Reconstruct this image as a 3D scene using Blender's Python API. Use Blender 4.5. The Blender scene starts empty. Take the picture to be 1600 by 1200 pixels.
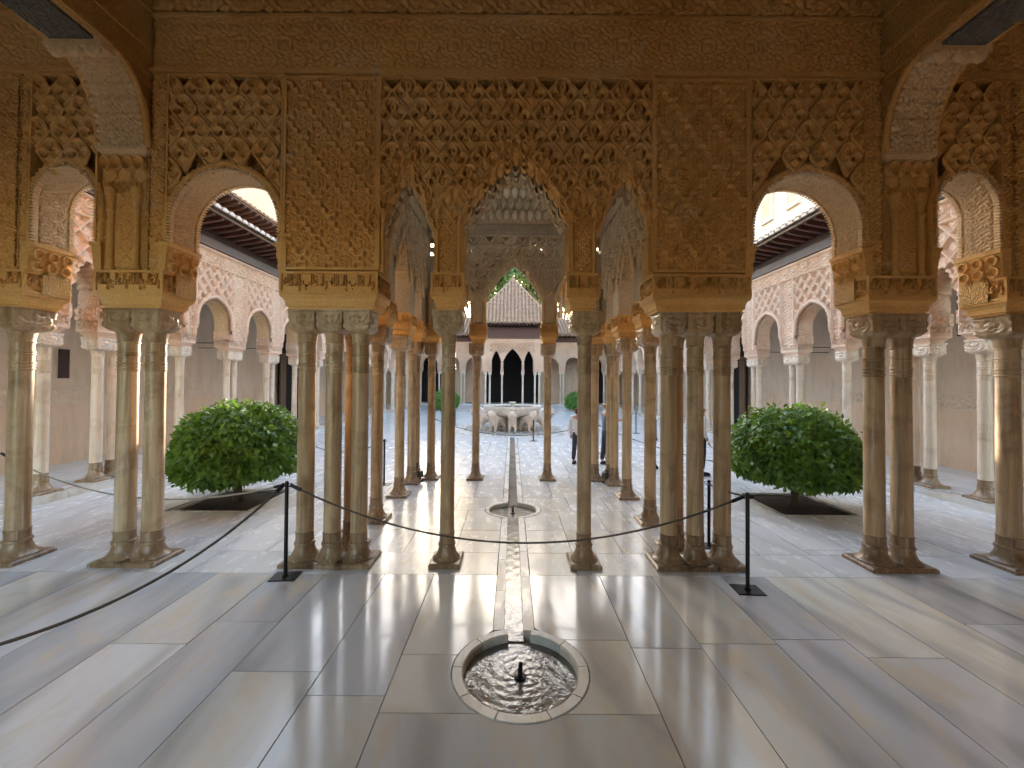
import bpy, math, random
import numpy as np
from mathutils import Vector, Matrix
R = math.radians; PI = math.pi
rnd = random.Random(7)
sc = bpy.context.scene
COL = sc.collection

# ------------------------------------------------------------------ camera
cam = bpy.data.objects.new('camera', bpy.data.cameras.new('camera'))
COL.objects.link(cam); sc.camera = cam
cam.location = (-0.03, 0.0, 2.1)
cam.rotation_euler = (R(90.8), R(-0.42), 0)
cam.data.sensor_width = 36; cam.data.lens = 36*601/1600
cam.data.shift_y = -0.0078; cam.data.clip_end = 600; cam.data.clip_start = 0.05

# ------------------------------------------------------------------ sky, sun, exposure
SUN_EL, SUN_AZ = 12.0, 4.0          # low sun beyond the far pavilion, a little left of the axis
w = bpy.data.worlds.new('World'); sc.world = w; w.use_nodes = True
nt = w.node_tree; bg = nt.nodes['Background']
sky = nt.nodes.new('ShaderNodeTexSky'); sky.sky_type = 'NISHITA'; sky.sun_disc = False
sky.sun_elevation = R(SUN_EL); sky.sun_rotation = R(-SUN_AZ); sky.air_density = 1.0; sky.dust_density = 1.5; sky.ozone_density = 0.6
nt.links.new(sky.outputs[0], bg.inputs[0]); bg.inputs[1].default_value = 0.15
sd = bpy.data.lights.new('sun', 'SUN'); sd.energy = 3.0; sd.angle = R(0.6); sd.color = (1.0, .88, .72)
sun = bpy.data.objects.new('sun', sd); COL.objects.link(sun); sun.location = (0, 60, 30)
_d = Vector((-math.sin(R(SUN_AZ))*math.cos(R(SUN_EL)), math.cos(R(SUN_AZ))*math.cos(R(SUN_EL)), math.sin(R(SUN_EL))))
sun.rotation_euler = _d.to_track_quat('Z', 'Y').to_euler()
sc.view_settings.view_transform = 'Standard'; sc.view_settings.look = 'None'
sc.view_settings.exposure = 3.42; sc.view_settings.gamma = 1.0
sc.render.engine = 'CYCLES'
sc.cycles.use_denoising = True; sc.cycles.max_bounces = 7; sc.cycles.diffuse_bounces = 4
sc.cycles.use_adaptive_sampling = True; sc.cycles.adaptive_threshold = 0.03
sc.cycles.glossy_bounces = 4; sc.cycles.transmission_bounces = 4; sc.cycles.transparent_max_bounces = 6
sc.cycles.caustics_reflective = False; sc.cycles.caustics_refractive = False; sc.cycles.sample_clamp_indirect = 6.0

# ------------------------------------------------------------------ material helpers
def base_mat(name, rough=.6, spec=.4):
    m = bpy.data.materials.new(name); m.use_nodes = True
    b = m.node_tree.nodes['Principled BSDF']
    b.inputs['Roughness'].default_value = rough; b.inputs['Specular IOR Level'].default_value = spec
    return m, m.node_tree, b
def nd(nt, typ, ins=None, **kw):
    n = nt.nodes.new(typ)
    for k, v in kw.items(): setattr(n, k, v)
    for k, v in (ins or {}).items():
        if isinstance(v, bpy.types.NodeSocket): nt.links.new(v, n.inputs[k])
        else: n.inputs[k].default_value = v
    return n
def pos(nt, jitter=0.0, scale=(1, 1, 1)):
    v = nd(nt, 'ShaderNodeNewGeometry').outputs['Position']
    if jitter:
        o = nd(nt, 'ShaderNodeObjectInfo').outputs['Random']
        k = nd(nt, 'ShaderNodeMath', {0: o, 1: jitter}, operation='MULTIPLY').outputs[0]
        v = nd(nt, 'ShaderNodeVectorMath', {0: v, 1: k}, operation='ADD').outputs[0]
    if scale != (1, 1, 1):
        v = nd(nt, 'ShaderNodeVectorMath', {0: v, 1: scale}, operation='MULTIPLY').outputs[0]
    return v
def noise(nt, v, scale, detail=4, rough=.6, dist=0.0):
    return nd(nt, 'ShaderNodeTexNoise', {'Vector': v, 'Scale': scale, 'Detail': detail, 'Roughness': rough, 'Distortion': dist}).outputs['Fac']
def ramp(nt, fac, stops):
    n = nd(nt, 'ShaderNodeValToRGB', {'Fac': fac}); e = n.color_ramp.elements
    while len(e) < len(stops): e.new(.5)
    for el, (p, c) in zip(e, stops):
        el.position = p; el.color = (c, c, c, 1) if isinstance(c, (int, float)) else (*c, 1)
    return n.outputs['Color']
def mixc(nt, fac, a, b, mode='MIX'):
    n = nt.nodes.new('ShaderNodeMix'); n.data_type = 'RGBA'; n.blend_type = mode
    for i, v in ((0, fac), (6, a), (7, b)):
        if isinstance(v, bpy.types.NodeSocket): nt.links.new(v, n.inputs[i])
        elif i == 0: n.inputs[i].default_value = v
        else: n.inputs[i].default_value = (*v, 1)
    return n.outputs[2]
def bump(nt, b, h, strength=.5, dist=.01):
    n = nd(nt, 'ShaderNodeBump', {'Height': h, 'Strength': strength, 'Distance': dist})
    if b.inputs['Normal'].links: nt.links.new(b.inputs['Normal'].links[0].from_socket, n.inputs['Normal'])
    nt.links.new(n.outputs[0], b.inputs['Normal'])
def setc(nt, b, c): nt.links.new(c, b.inputs['Base Color'])

def stucco(name, c1, c2, c3, filigree=0.0, fscale=26, rough=.75):
    m, nt, b = base_mat(name, rough, .25)
    p = pos(nt)
    col = ramp(nt, noise(nt, p, .9, 3, .62, .3), [(.32, c2), (.52, c1), (.72, c3)])
    fine = noise(nt, p, 34, 2, .7)
    col = mixc(nt, .35, col, ramp(nt, fine, [(.3, tuple(x*.62 for x in c1)), (.7, tuple(min(1, x*1.25) for x in c1))]))
    pale = ramp(nt, noise(nt, p, 2.7, 3, .7, .6), [(.60, 0.0), (.74, 0.55)])
    col = mixc(nt, pale, col, tuple(.5*x+.5*y for x, y in zip(c3, (.62, .52, .40))))
    setc(nt, b, col)
    bump(nt, b, noise(nt, p, 55, 3, .7), .5, .006)
    if filigree:
        n2 = nd(nt, 'ShaderNodeTexNoise', {'Vector': p, 'Scale': fscale*.6, 'Detail': 1.0})
        k = nd(nt, 'ShaderNodeVectorMath', {0: n2.outputs['Color'], 1: (.05, .05, .05)}, operation='MULTIPLY').outputs[0]
        q = nd(nt, 'ShaderNodeVectorMath', {0: p, 1: k}, operation='ADD').outputs[0]
        vo = nd(nt, 'ShaderNodeTexVoronoi', {'Vector': q, 'Scale': fscale}, feature='DISTANCE_TO_EDGE').outputs['Distance']
        hh = ramp(nt, vo, [(.03, 1.0), (.16, 0.15), (.3, .8)])
        bump(nt, b, hh, 1.0, filigree)
    return m

GOLD = ((.76, .43, .145), (.63, .315, .088), (.79, .52, .23))
PINK = ((.77, .55, .40), (.69, .46, .31), (.81, .63, .48))
m_gold = stucco('stucco_gold', *GOLD)
m_goldf = stucco('stucco_gold_filigree', *GOLD, filigree=.014, fscale=24)
m_grey = stucco('stucco_grey', (.70, .52, .31), (.59, .40, .21), (.74, .59, .39))
m_greyf = stucco('stucco_grey_filigree', (.66, .50, .31), (.55, .38, .21), (.70, .57, .39), filigree=.014, fscale=22)
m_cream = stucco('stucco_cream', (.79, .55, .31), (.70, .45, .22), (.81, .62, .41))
m_rose = stucco('stucco_rose', (.72, .47, .32), (.62, .37, .24), (.77, .56, .41), filigree=.03, fscale=9)
m_pink = stucco('stucco_pink', *PINK)
m_pinkf = stucco('stucco_pink_filigree', *PINK, filigree=.016, fscale=15)

def plaster(name, c1, c2, rough=.85):
    m, nt, b = base_mat(name, rough, .2); p = pos(nt)
    col = mixc(nt, ramp(nt, noise(nt, p, .8, 6, .65, .5), [(.35, 0.0), (.68, 1.0)]), c1, c2)
    col = mixc(nt, ramp(nt, noise(nt, pos(nt, 0, (2.5, 2.5, .5)), 1.5, 5, .7), [(.48, 0.0), (.75, .65)]), col, tuple(x*.70 for x in c1))
    setc(nt, b, col); bump(nt, b, noise(nt, p, 14, 5, .7), .35, .01)
    return m
m_plaster = plaster('plaster_rose', (.64, .48, .34), (.70, .56, .43))
m_dado = plaster('plaster_dado', (.66, .46, .31), (.70, .52, .38))
m_upper = plaster('plaster_cream', (.80, .64, .48), (.84, .72, .60))
m_brickwall = plaster('plaster_ochre', (.72, .50, .32), (.78, .60, .44))

def marble(name, tones, vein=(.42, .41, .41), rough=.14, jitter=60.0, axis=(1.6, .45, 1), stain=None, veinamt=.55):
    m, nt, b = base_mat(name, rough, .5); p = pos(nt, jitter, (1.5, .6, 1)); pv = pos(nt, jitter, axis)
    rn = nd(nt, 'ShaderNodeObjectInfo').outputs['Random'] if jitter else noise(nt, pos(nt), .4, 2)
    col = ramp(nt, rn, [(i/(len(tones)-1), c) for i, c in enumerate(tones)])
    wv = nd(nt, 'ShaderNodeTexWave', {'Vector': pv, 'Scale': .55, 'Distortion': 6.0, 'Detail': 3.0, 'Detail Scale': 1.1, 'Detail Roughness': .62}, bands_direction='DIAGONAL').outputs['Fac']
    col = mixc(nt, ramp(nt, wv, [(.0, veinamt), (.22, veinamt*.35), (.5, 0.0)]), col, vein)
    cl = noise(nt, pv, 1.7, 3, .62, 1.2)
    col = mixc(nt, ramp(nt, cl, [(.42, 0.0), (.8, .45)]), col, (.72, .72, .72))
    if stain:
        col = mixc(nt, ramp(nt, noise(nt, p, 1.3, 3, .7, 1.5), [(.50, 0.0), (.68, .8)]), col, stain)
    setc(nt, b, col)
    ro = ramp(nt, noise(nt, p, 5, 3, .65), [(.3, rough*.8), (.75, rough*1.7)])
    nt.links.new(ro, b.inputs['Roughness'])
    bump(nt, b, noise(nt, p, 3.0, 2, .5), .05, .02)
    return m
m_slab = marble('marble_slab', [(.46, .475, .50), (.59, .605, .64), (.70, .66, .56), (.51, .535, .585), (.67, .68, .70), (.72, .685, .60), (.45, .465, .50), (.62, .635, .65)], stain=(.62, .54, .42), rough=.11, veinamt=.62, vein=(.36, .35, .35))
m_court = marble('marble_court', [(.62, .61, .60), (.68, .67, .66), (.64, .63, .60), (.71, .70, .68)], rough=.2, veinamt=.45)
m_oldslab = marble('marble_old', [(.54, .51, .46), (.60, .57, .52), (.50, .46, .40), (.62, .60, .57)], rough=.2, stain=(.50, .42, .31), veinamt=.6)
m_kerb = marble('marble_kerb', [(.60, .56, .50), (.64, .60, .54), (.56, .52, .45)], rough=.25, stain=(.48, .38, .26))

def column_mat(name, tones, brown, amt):
    m, nt, b = base_mat(name, .34, .45); p = pos(nt, 40.0); ps = pos(nt, 40.0, (7, 7, .35))
    rn = nd(nt, 'ShaderNodeObjectInfo').outputs['Random']
    col = ramp(nt, rn, [(i/(len(tones)-1), c) for i, c in enumerate(tones)])
    st = noise(nt, ps, 1.4, 4, .68, .4)
    col = mixc(nt, ramp(nt, st, [(.42, 0.0), (.66, amt)]), col, brown)
    bl = noise(nt, p, 1.6, 4, .7, 1.0)
    col = mixc(nt, ramp(nt, bl, [(.5, 0.0), (.7, amt*.9)]), col, tuple(x*.72 for x in brown))
    col = mixc(nt, ramp(nt, noise(nt, ps, 3.2, 3, .7), [(.56, 0.0), (.72, .5)]), col, (.70, .66, .58))
    setc(nt, b, col); bump(nt, b, noise(nt, p, 30, 2, .7), .25, .004)
    return m
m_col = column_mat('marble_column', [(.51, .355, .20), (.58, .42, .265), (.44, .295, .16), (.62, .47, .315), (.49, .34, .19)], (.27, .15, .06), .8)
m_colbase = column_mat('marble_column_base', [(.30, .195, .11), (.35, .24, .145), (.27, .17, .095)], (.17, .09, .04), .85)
m_colpale = column_mat('marble_column_pale', [(.68, .56, .44), (.72, .61, .49), (.66, .54, .42)], (.54, .36, .22), .65)
m_bowl = column_mat('marble_bowl', [(.70, .64, .55), (.72, .66, .58)], (.52, .42, .30), .5)

def wood(name, c1, c2, sc_=(3, 3, 3)):
    m, nt, b = base_mat(name, .65, .3); p = pos(nt, 10, sc_)
    setc(nt, b, mixc(nt, noise(nt, p, 4, 6, .7, .8), c1, c2)); bump(nt, b, noise(nt, p, 14, 5, .7), .5, .008)
    return m
m_wood = wood('wood_dark', (.035, .02, .016), (.085, .045, .035))
m_woodred = wood('wood_red', (.06, .028, .022), (.12, .055, .042))
m_woodgrey = wood('wood_grey', (.13, .105, .10), (.24, .20, .185))
m_woodbrown = wood('wood_brown', (.10, .06, .035), (.18, .11, .06))
def tilemat():
    m, nt, b = base_mat('clay_tile', .85, .2); p = pos(nt, 9)
    col = ramp(nt, noise(nt, p, 7, 6, .75, .6), [(.25, (.11, .065, .042)), (.45, (.29, .18, .12)), (.6, (.37, .235, .16)), (.8, (.52, .42, .33))])
    setc(nt, b, col); bump(nt, b, noise(nt, p, 25, 4, .7), .5, .01); return m
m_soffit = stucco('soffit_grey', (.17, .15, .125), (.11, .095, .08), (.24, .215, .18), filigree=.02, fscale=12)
m_tile = tilemat()
def plain(name, c, rough=.6, metal=0.0, var=.15, scale=18, spec=.4, bmp=0.0):
    m, nt, b = base_mat(name, rough, spec); p = pos(nt, 3)
    setc(nt, b, mixc(nt, noise(nt, p, scale, 4, .6), tuple(x*(1-var) for x in c), tuple(min(1, x*(1+var)) for x in c)))
    b.inputs['Metallic'].default_value = metal
    if bmp: bump(nt, b, noise(nt, p, scale*2, 4, .7), .6, bmp)
    return m
m_mortar = plain('mortar_white', (.62, .54, .45), .9, bmp=.006)
m_iron = plain('iron_black', (.018, .016, .016), .42, .6)
m_rope = plain('rope_grey', (.10, .08, .065), .8, scale=120, var=.5, bmp=.004)
m_ropepale = plain('rope_pale', (.32, .28, .22), .8, scale=120, var=.4, bmp=.004)
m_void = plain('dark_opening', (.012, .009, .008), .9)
m_soil = plain('soil_dark', (.035, .022, .015), .95, var=.6, scale=22, bmp=.03)
m_bed = plain('bedding_dark', (.10, .085, .07), .9, var=.3)
m_ground = plain('ground_earth', (.22, .19, .15), .95, var=.3, scale=1.5)
m_trunk = plain('bark_brown', (.09, .065, .045), .9, var=.5, scale=14, bmp=.02)
m_lion = plain('lion_marble', (.64, .51, .40), .55, var=.2, scale=9, bmp=.004)
m_skin = plain('skin_tone', (.52, .31, .22), .5, var=.06)
m_white = plain('cloth_white', (.70, .68, .68), .85, var=.08)
m_greycloth = plain('cloth_grey', (.15, .15, .17), .85, var=.15)
m_jeans = plain('cloth_denim', (.045, .05, .065), .85, var=.25)
m_black = plain('cloth_black', (.018, .018, .02), .8, var=.2)
m_hairred = plain('hair_red', (.16, .025, .018), .5, var=.4, scale=60)
m_hairblond = plain('hair_blond', (.45, .30, .13), .5, var=.3, scale=60)
m_hairbrown = plain('hair_brown', (.06, .035, .02), .5, var=.3, scale=60)
m_lampglass = plain('lamp_housing', (.09, .085, .08), .3, .5)
def leafmat(name, c1, c2, c3):
    m, nt, b = base_mat(name, .38, .45)
    rn = noise(nt, pos(nt), 9, 3, .7)
    setc(nt, b, ramp(nt, rn, [(.3, c1), (.5, c2), (.72, c3)]))
    tr = nd(nt, 'ShaderNodeBsdfTranslucent', {'Color': (*[x*1.5 for x in c3], 1)})
    mx = nd(nt, 'ShaderNodeMixShader', {0: .25, 1: b.outputs[0], 2: tr.outputs[0]})
    nt.links.new(mx.outputs[0], nt.nodes['Material Output'].inputs[0]); return m
m_leaf = leafmat('leaf_orange_tree', (.045, .095, .010), (.085, .18, .017), (.18, .31, .032))
m_leafbright = leafmat('leaf_bright', (.06, .14, .02), (.10, .22, .03), (.16, .30, .05))
m_leaffar = leafmat('leaf_far_tree', (.05, .09, .03), (.08, .14, .045), (.14, .20, .07))
m_cypress = leafmat('leaf_cypress', (.03, .07, .03), (.05, .11, .045), (.08, .15, .06))
def watermat():
    m, nt, b = base_mat('water_ripple', .04, .6); p = pos(nt)
    setc(nt, b, ramp(nt, noise(nt, p, 2.5, 3, .6, .5), [(.35, (.15, .13, .10)), (.65, (.24, .215, .18))]))
    bump(nt, b, noise(nt, p, 38, 2, .5, .8), .32, .007)
    return m
m_water = watermat()
def farfloor():
    m, nt, b = base_mat('marble_court_far', .2, .5); p = pos(nt)
    br = nd(nt, 'ShaderNodeTexBrick', {'Vector': nd(nt, 'ShaderNodeMapping', {'Vector': p, 'Rotation': (0, 0, R(90))}).outputs[0], 'Color1': (.63, .62, .61, 1), 'Color2': (.71, .70, .69, 1), 'Mortar': (.34, .33, .33, 1), 'Scale': 1.0, 'Mortar Size': .006, 'Brick Width': 1.5, 'Row Height': .62})
    br.offset = .43
    col = mixc(nt, ramp(nt, noise(nt, pos(nt, 0, (1.6, .5, 1)), 1.2, 6, .65, 1.5), [(.45, 0.0), (.75, .5)]), br.outputs['Color'], (.50, .50, .53))
    setc(nt, b, col); bump(nt, b, noise(nt, p, 2.0, 4, .5), .06, .02); return m
m_farfloor = farfloor()

# ------------------------------------------------------------------ mesh helpers
class MB:
    def __init__(s): s.v = []; s.f = []
    def add(s, vs, fs):
        o = len(s.v); s.v += [tuple(v) for v in vs]; s.f += [tuple(i+o for i in f) for f in fs]; return s
    def box(s, x0, x1, y0, y1, z0, z1):
        v = [(x, y, z) for z in (z0, z1) for y in (y0, y1) for x in (x0, x1)]
        return s.add(v, [(0, 2, 3, 1), (4, 5, 7, 6), (0, 1, 5, 4), (2, 6, 7, 3), (0, 4, 6, 2), (1, 3, 7, 5)])
    def prism(s, poly, w0, w1, plane='Y'):
        n = len(poly)
        f = (lambda u, z, q: (u, q, z)) if plane == 'Y' else ((lambda u, z, q: (q, u, z)) if plane == 'X' else (lambda u, z, q: (u, z, q)))
        v = [f(u, z, w0) for u, z in poly] + [f(u, z, w1) for u, z in poly]
        fs = [tuple(range(n)), tuple(range(2*n-1, n-1, -1))] + [(i, i+n, (i+1) % n+n, (i+1) % n) for i in range(n)]
        return s.add(v, fs)
    def lathe(s, prof, n=20, c=(0, 0, 0), sx=1, sy=1, a0=0, a1=2*PI, caps=True):
        full = abs(a1-a0-2*PI) < 1e-6; m = n if full else n+1
        v = []
        for r, z in prof:
            for i in range(m):
                a = a0+(a1-a0)*i/n; v.append((c[0]+r*sx*math.cos(a), c[1]+r*sy*math.sin(a), c[2]+z))
        fs = []
        for j in range(len(prof)-1):
            for i in range(n):
                k = (i+1) % m
                fs.append((j*m+i, j*m+k, (j+1)*m+k, (j+1)*m+i))
        if caps and full: fs += [tuple(range(m-1, -1, -1)), tuple(range((len(prof)-1)*m, len(prof)*m))]
        return s.add(v, fs)
    def tube(s, path, r, n=6, ry=None, up=(0, 0, 1), closed=False, caps=True):
        P = [Vector(p) for p in path]; N = len(P); v = []
        rr = r if isinstance(r, (list, tuple)) else [r]*N
        u0 = Vector(up)
        for i, p in enumerate(P):
            t = (P[(i+1) % N]-P[i-1]) if closed else (P[min(i+1, N-1)]-P[max(i-1, 0)])
            if t.length < 1e-9: t = Vector((0, 0, 1))
            t.normalize(); a = t.cross(u0)
            if a.length < 1e-4: a = t.cross(Vector((1, 0, 0)))
            a.normalize(); b = a.cross(t)
            for k in range(n):
                an = 2*PI*k/n; v.append(p+a*(rr[i]*math.cos(an))+b*((ry or rr[i])*math.sin(an)))
        fs = []
        for i in range(N if closed else N-1):
            j = (i+1) % N
            for k in range(n): fs.append((i*n+k, i*n+(k+1) % n, j*n+(k+1) % n, j*n+k))
        if caps and not closed: fs += [tuple(range(n-1, -1, -1)), tuple(range((N-1)*n, N*n))]
        return s.add(v, fs)
    def loft(s, rects):     # rects: (x0,x1,y0,y1,z)
        v = []
        for x0, x1, y0, y1, z in rects: v += [(x0, y0, z), (x1, y0, z), (x1, y1, z), (x0, y1, z)]
        fs = [(3, 2, 1, 0)]
        for i in range(len(rects)-1):
            for k in range(4): fs.append((i*4+k, i*4+(k+1) % 4, i*4+4+(k+1) % 4, i*4+4+k))
        n = len(rects)*4; fs.append((n-4, n-3, n-2, n-1)); return s.add(v, fs)
    def merge(s, o, T=None):
        T = T or Matrix.Identity(4)
        return s.add([T @ Vector(v) for v in o.v], o.f)
    def mesh(s, name, mat, smooth=False):
        me = bpy.data.meshes.new(name); me.from_pydata(s.v, [], s.f)
        if mat: me.materials.append(mat)
        if smooth: shade(me, smooth)
        me.update(); return me
def shade(me, ang):
    if ang is True: me.shade_smooth()
    else:
        me.shade_smooth()
        # mark sharp edges by angle
        import bmesh
        bm = bmesh.new(); bm.from_mesh(me)
        bmesh.ops.recalc_face_normals(bm, faces=bm.faces)
        for e in bm.edges:
            if len(e.link_faces) == 2 and e.calc_face_angle(0) > R(ang): e.smooth = False
        bm.to_mesh(me); bm.free()
def grid_mesh(name, us, vs, P, mat, mask=None):
    """height-field sheet: P(U,V) -> X,Y,Z arrays; mask(U,V) on face centres keeps a face"""
    U, V = np.meshgrid(us, vs); X, Y, Z = P(U, V); nu, nv = len(us), len(vs)
    co = np.stack([X, Y, Z], -1).reshape(-1, 3).astype(np.float32)
    i = np.arange(nu*nv).reshape(nv, nu)
    q = np.stack([i[:-1, :-1], i[:-1, 1:], i[1:, 1:], i[1:, :-1]], -1).reshape(-1, 4)
    if mask is not None:
        um = (us[:-1]+us[1:])/2; vm = (vs[:-1]+vs[1:])/2; UM, VM = np.meshgrid(um, vm)
        q = q[mask(UM, VM).reshape(-1)]
    used = np.unique(q); rm = np.full(nu*nv, -1, np.int32); rm[used] = np.arange(len(used)); q = rm[q]; co = co[used]
    me = bpy.data.meshes.new(name); me.vertices.add(len(co)); me.vertices.foreach_set('co', co.ravel())
    me.loops.add(q.size); me.loops.foreach_set('vertex_index', q.ravel().astype(np.int32))
    me.polygons.add(len(q)); me.polygons.foreach_set('loop_start', np.arange(0, q.size, 4, dtype=np.int32))
    me.update(calc_edges=True); me.materials.append(mat); me.shade_smooth(); me.validate(); return me
def link(name, me, parent=None, loc=None, rot=None, scale=None):
    o = bpy.data.objects.new(name, me); COL.objects.link(o)
    if parent is not None: o.parent = parent
    if loc is not None: o.location = loc
    if rot is not None: o.rotation_euler = rot
    if scale is not None: o.scale = scale
    return o
def empty(name, loc=(0, 0, 0), rz=0.0):
    o = bpy.data.objects.new(name, None); COL.objects.link(o); o.location = loc; o.rotation_euler = (0, 0, rz); o.empty_display_size = .1; return o
def tag(o, label=None, cat=None, group=None, kind=None):
    if label: o['label'] = label
    if cat: o['category'] = cat; o['kind'] = 'thing'
    if group: o['group'] = group
    if kind: o['kind'] = kind
    return o
def copy_tree(o, parent=None):
    c = o.copy(); COL.objects.link(c); c.parent = parent
    for ch in list(o.children): copy_tree(ch, c)
    return c
def lin(a, b, step): return np.linspace(a, b, max(2, int(round((b-a)/step))+1))
def sm(x, e): return np.clip(x/e*.5+.5, 0, 1)
ORD = ['first', 'second', 'third', 'fourth', 'fifth', 'sixth', 'seventh', 'eighth', 'ninth', 'tenth', 'eleventh', 'twelfth', 'thirteenth', 'fourteenth', 'fifteenth', 'sixteenth', 'seventeenth', 'eighteenth', 'nineteenth', 'twentieth']

# carved patterns (0..1)
def motif(u, v):
    a = u-np.floor(u)-.5; b = v-np.floor(v)-.5; r = np.hypot(a, b); th = np.arctan2(b, a)
    fl = sm(.20*(.55+.45*np.abs(np.cos(2.5*th+PI/2)))-r, .05)
    rg = sm(.028-np.abs(r-.285-.02*np.cos(8*th)), .03)
    sp = sm(np.sin(4*th+26*r)-.15, .5)*sm(r-.31, .05)
    return np.clip(np.maximum(fl, rg)+.85*sp*(1-rg), 0, 1)
def foliage(u, v):
    """scrolling arabesque: staggered rosettes with curling stems between"""
    k = np.floor(v); a = motif(u*.5+.5*(k % 2), v)
    b = np.sin(2*PI*(u+.22*np.sin(2*PI*v+1)))*np.cos(2*PI*(1.37*v+.2*np.sin(2*PI*u)))
    return np.clip(.75*a+.45*sm(np.abs(b)-.45, .2), 0, 1)
def ogee(u, z, px, pz):
    a = u/px; b = z/pz; d1 = a+b; d2 = a-b
    l1 = d1+.055*np.sin(2*PI*3*d2); l2 = d2+.055*np.sin(2*PI*3*d1)
    f = lambda x: .5-np.abs(x-np.floor(x)-.5)
    e = np.minimum(f(l1), f(l2))
    band = sm(.068-e, .022); groove = sm(.085-np.abs(e-.085), .02)
    # staggered cell centres at (d1,d2) half-integers
    s, t = d1-np.floor(d1)-.5, d2-np.floor(d2)-.5
    x = (s+t)/2; y = (s-t)/2            # local cell coords, |x|,|y|<.5
    r = np.hypot(x*px/pz*1.2, y); th = np.arctan2(y, x)
    fl = sm(.10*(.45+.55*np.abs(np.cos(2.5*th)))-r, .02)
    rg = sm(.014-np.abs(r-.15-.012*np.cos(6*th)), .014)
    sp = sm(np.sin(6*th+58*r)-.05, .6)*sm(r-.165, .02)
    c2 = np.minimum(np.hypot(np.abs(x)-.16, y), np.hypot(x, np.abs(y)-.22)); cr = sm(.012-np.abs(c2-.05), .014)
    fill = np.clip(np.maximum(np.maximum(fl, rg), cr)*.6+.35*sp, 0, .55)
    return np.maximum(band, fill*(1-sm(.10-e, .02)))
def diamond(u, z, px, pz):
    a = u/px; b = z/pz; f = lambda x: .5-np.abs(x-np.floor(x)-.5)
    e = np.minimum(f(a+b), f(a-b)); band = sm(.085-e, .035)
    s, t = (a+b)-np.floor(a+b)-.5, (a-b)-np.floor(a-b)-.5
    return np.maximum(band, .35*sm(.10-np.abs(np.hypot(s, t)-.16), .1))

def skin_mesh(name, verts, edges, mat, sub=2):
    """continuous organic surface grown on a joint skeleton; verts (x,y,z,rx[,ry])"""
    me = bpy.data.meshes.new(name); me.from_pydata([v[:3] for v in verts], edges, [])
    o = bpy.data.objects.new(name, me); COL.objects.link(o)
    md = o.modifiers.new('skin', 'SKIN'); md.use_smooth_shade = True
    for i, v in enumerate(verts):
        sv = me.skin_vertices[0].data[i]; sv.radius = (v[3], v[4] if len(v) > 4 else v[3]); sv.use_root = (i == 0)
    if sub: s = o.modifiers.new('sub', 'SUBSURF'); s.levels = sub; s.render_levels = sub
    dg = bpy.context.evaluated_depsgraph_get(); r = bpy.data.meshes.new_from_object(o.evaluated_get(dg))
    bpy.data.objects.remove(o); bpy.data.meshes.remove(me); r.name = name; r.materials.clear(); r.materials.append(mat); r.shade_smooth(); return r
def text_mesh(name, body, mat):
    """calligraphy, centred, unit width (x) and unit height (z), front towards -Y"""
    c = bpy.data.curves.new(name, 'FONT'); c.body = body; c.resolution_u = 2; c.extrude = .03
    o = bpy.data.objects.new(name, c); COL.objects.link(o)
    dg = bpy.context.evaluated_depsgraph_get(); me = bpy.data.meshes.new_from_object(o.evaluated_get(dg))
    bpy.data.objects.remove(o)
    co = np.zeros(len(me.vertices)*3, np.float32); me.vertices.foreach_get('co', co); co = co.reshape(-1, 3)
    lo, hi = co.min(0), co.max(0); co = (co-(lo+hi)/2)/(hi-lo)
    out = np.stack([co[:, 0], -co[:, 2], co[:, 1]], -1); me.vertices.foreach_set('co', out.ravel()); me.update()
    me.materials.clear(); me.materials.append(mat); return me
# ------------------------------------------------------------------ prototypes that need evaluation (made before the scene fills up)
MOTTO = '\ufeea\ufee0\ufedf\ufe8d \ufefb\ufe87 \ufe90\ufedf\ufe8e\ufecf \ufefb\ufeed'
TXT_GOLD = text_mesh('inscription_motto', MOTTO, m_gold)
TXT_LONG = text_mesh('inscription_long', MOTTO+' '+MOTTO, m_gold)
TXT_PINK = text_mesh('inscription_pink', MOTTO, m_pink)
TXT_GREY = text_mesh('inscription_grey', MOTTO+' '+MOTTO+' '+MOTTO, m_grey)
LION = skin_mesh('lion_body', [(0, 0, .50, .15, .17), (0, .28, .50, .16, .18), (0, .52, .52, .17, .2), (0, .66, .66, .15, .17), (0, .76, .76, .125, .13), (0, .90, .73, .075, .07), (0, -.12, .46, .14, .15),
    (-.11, .56, .30, .075), (-.115, .57, .12, .06), (-.115, .62, .035, .065, .035), (.11, .56, .30, .075), (.115, .57, .12, .06), (.115, .62, .035, .065, .035),
    (-.12, -.08, .28, .09), (-.125, -.13, .13, .06), (-.125, -.05, .035, .065, .035), (.12, -.08, .28, .09), (.125, -.13, .13, .06), (.125, -.05, .035, .065, .035),
    (-.09, .74, .88, .03), (.09, .74, .88, .03), (0, -.25, .5, .03), (0, -.30, .32, .025)],
    [(0, 1), (1, 2), (2, 3), (3, 4), (4, 5), (0, 6), (2, 7), (7, 8), (8, 9), (2, 10), (10, 11), (11, 12), (6, 13), (13, 14), (14, 15), (6, 16), (16, 17), (17, 18), (4, 19), (4, 20), (6, 21), (21, 22)], m_lion, 1)

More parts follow.
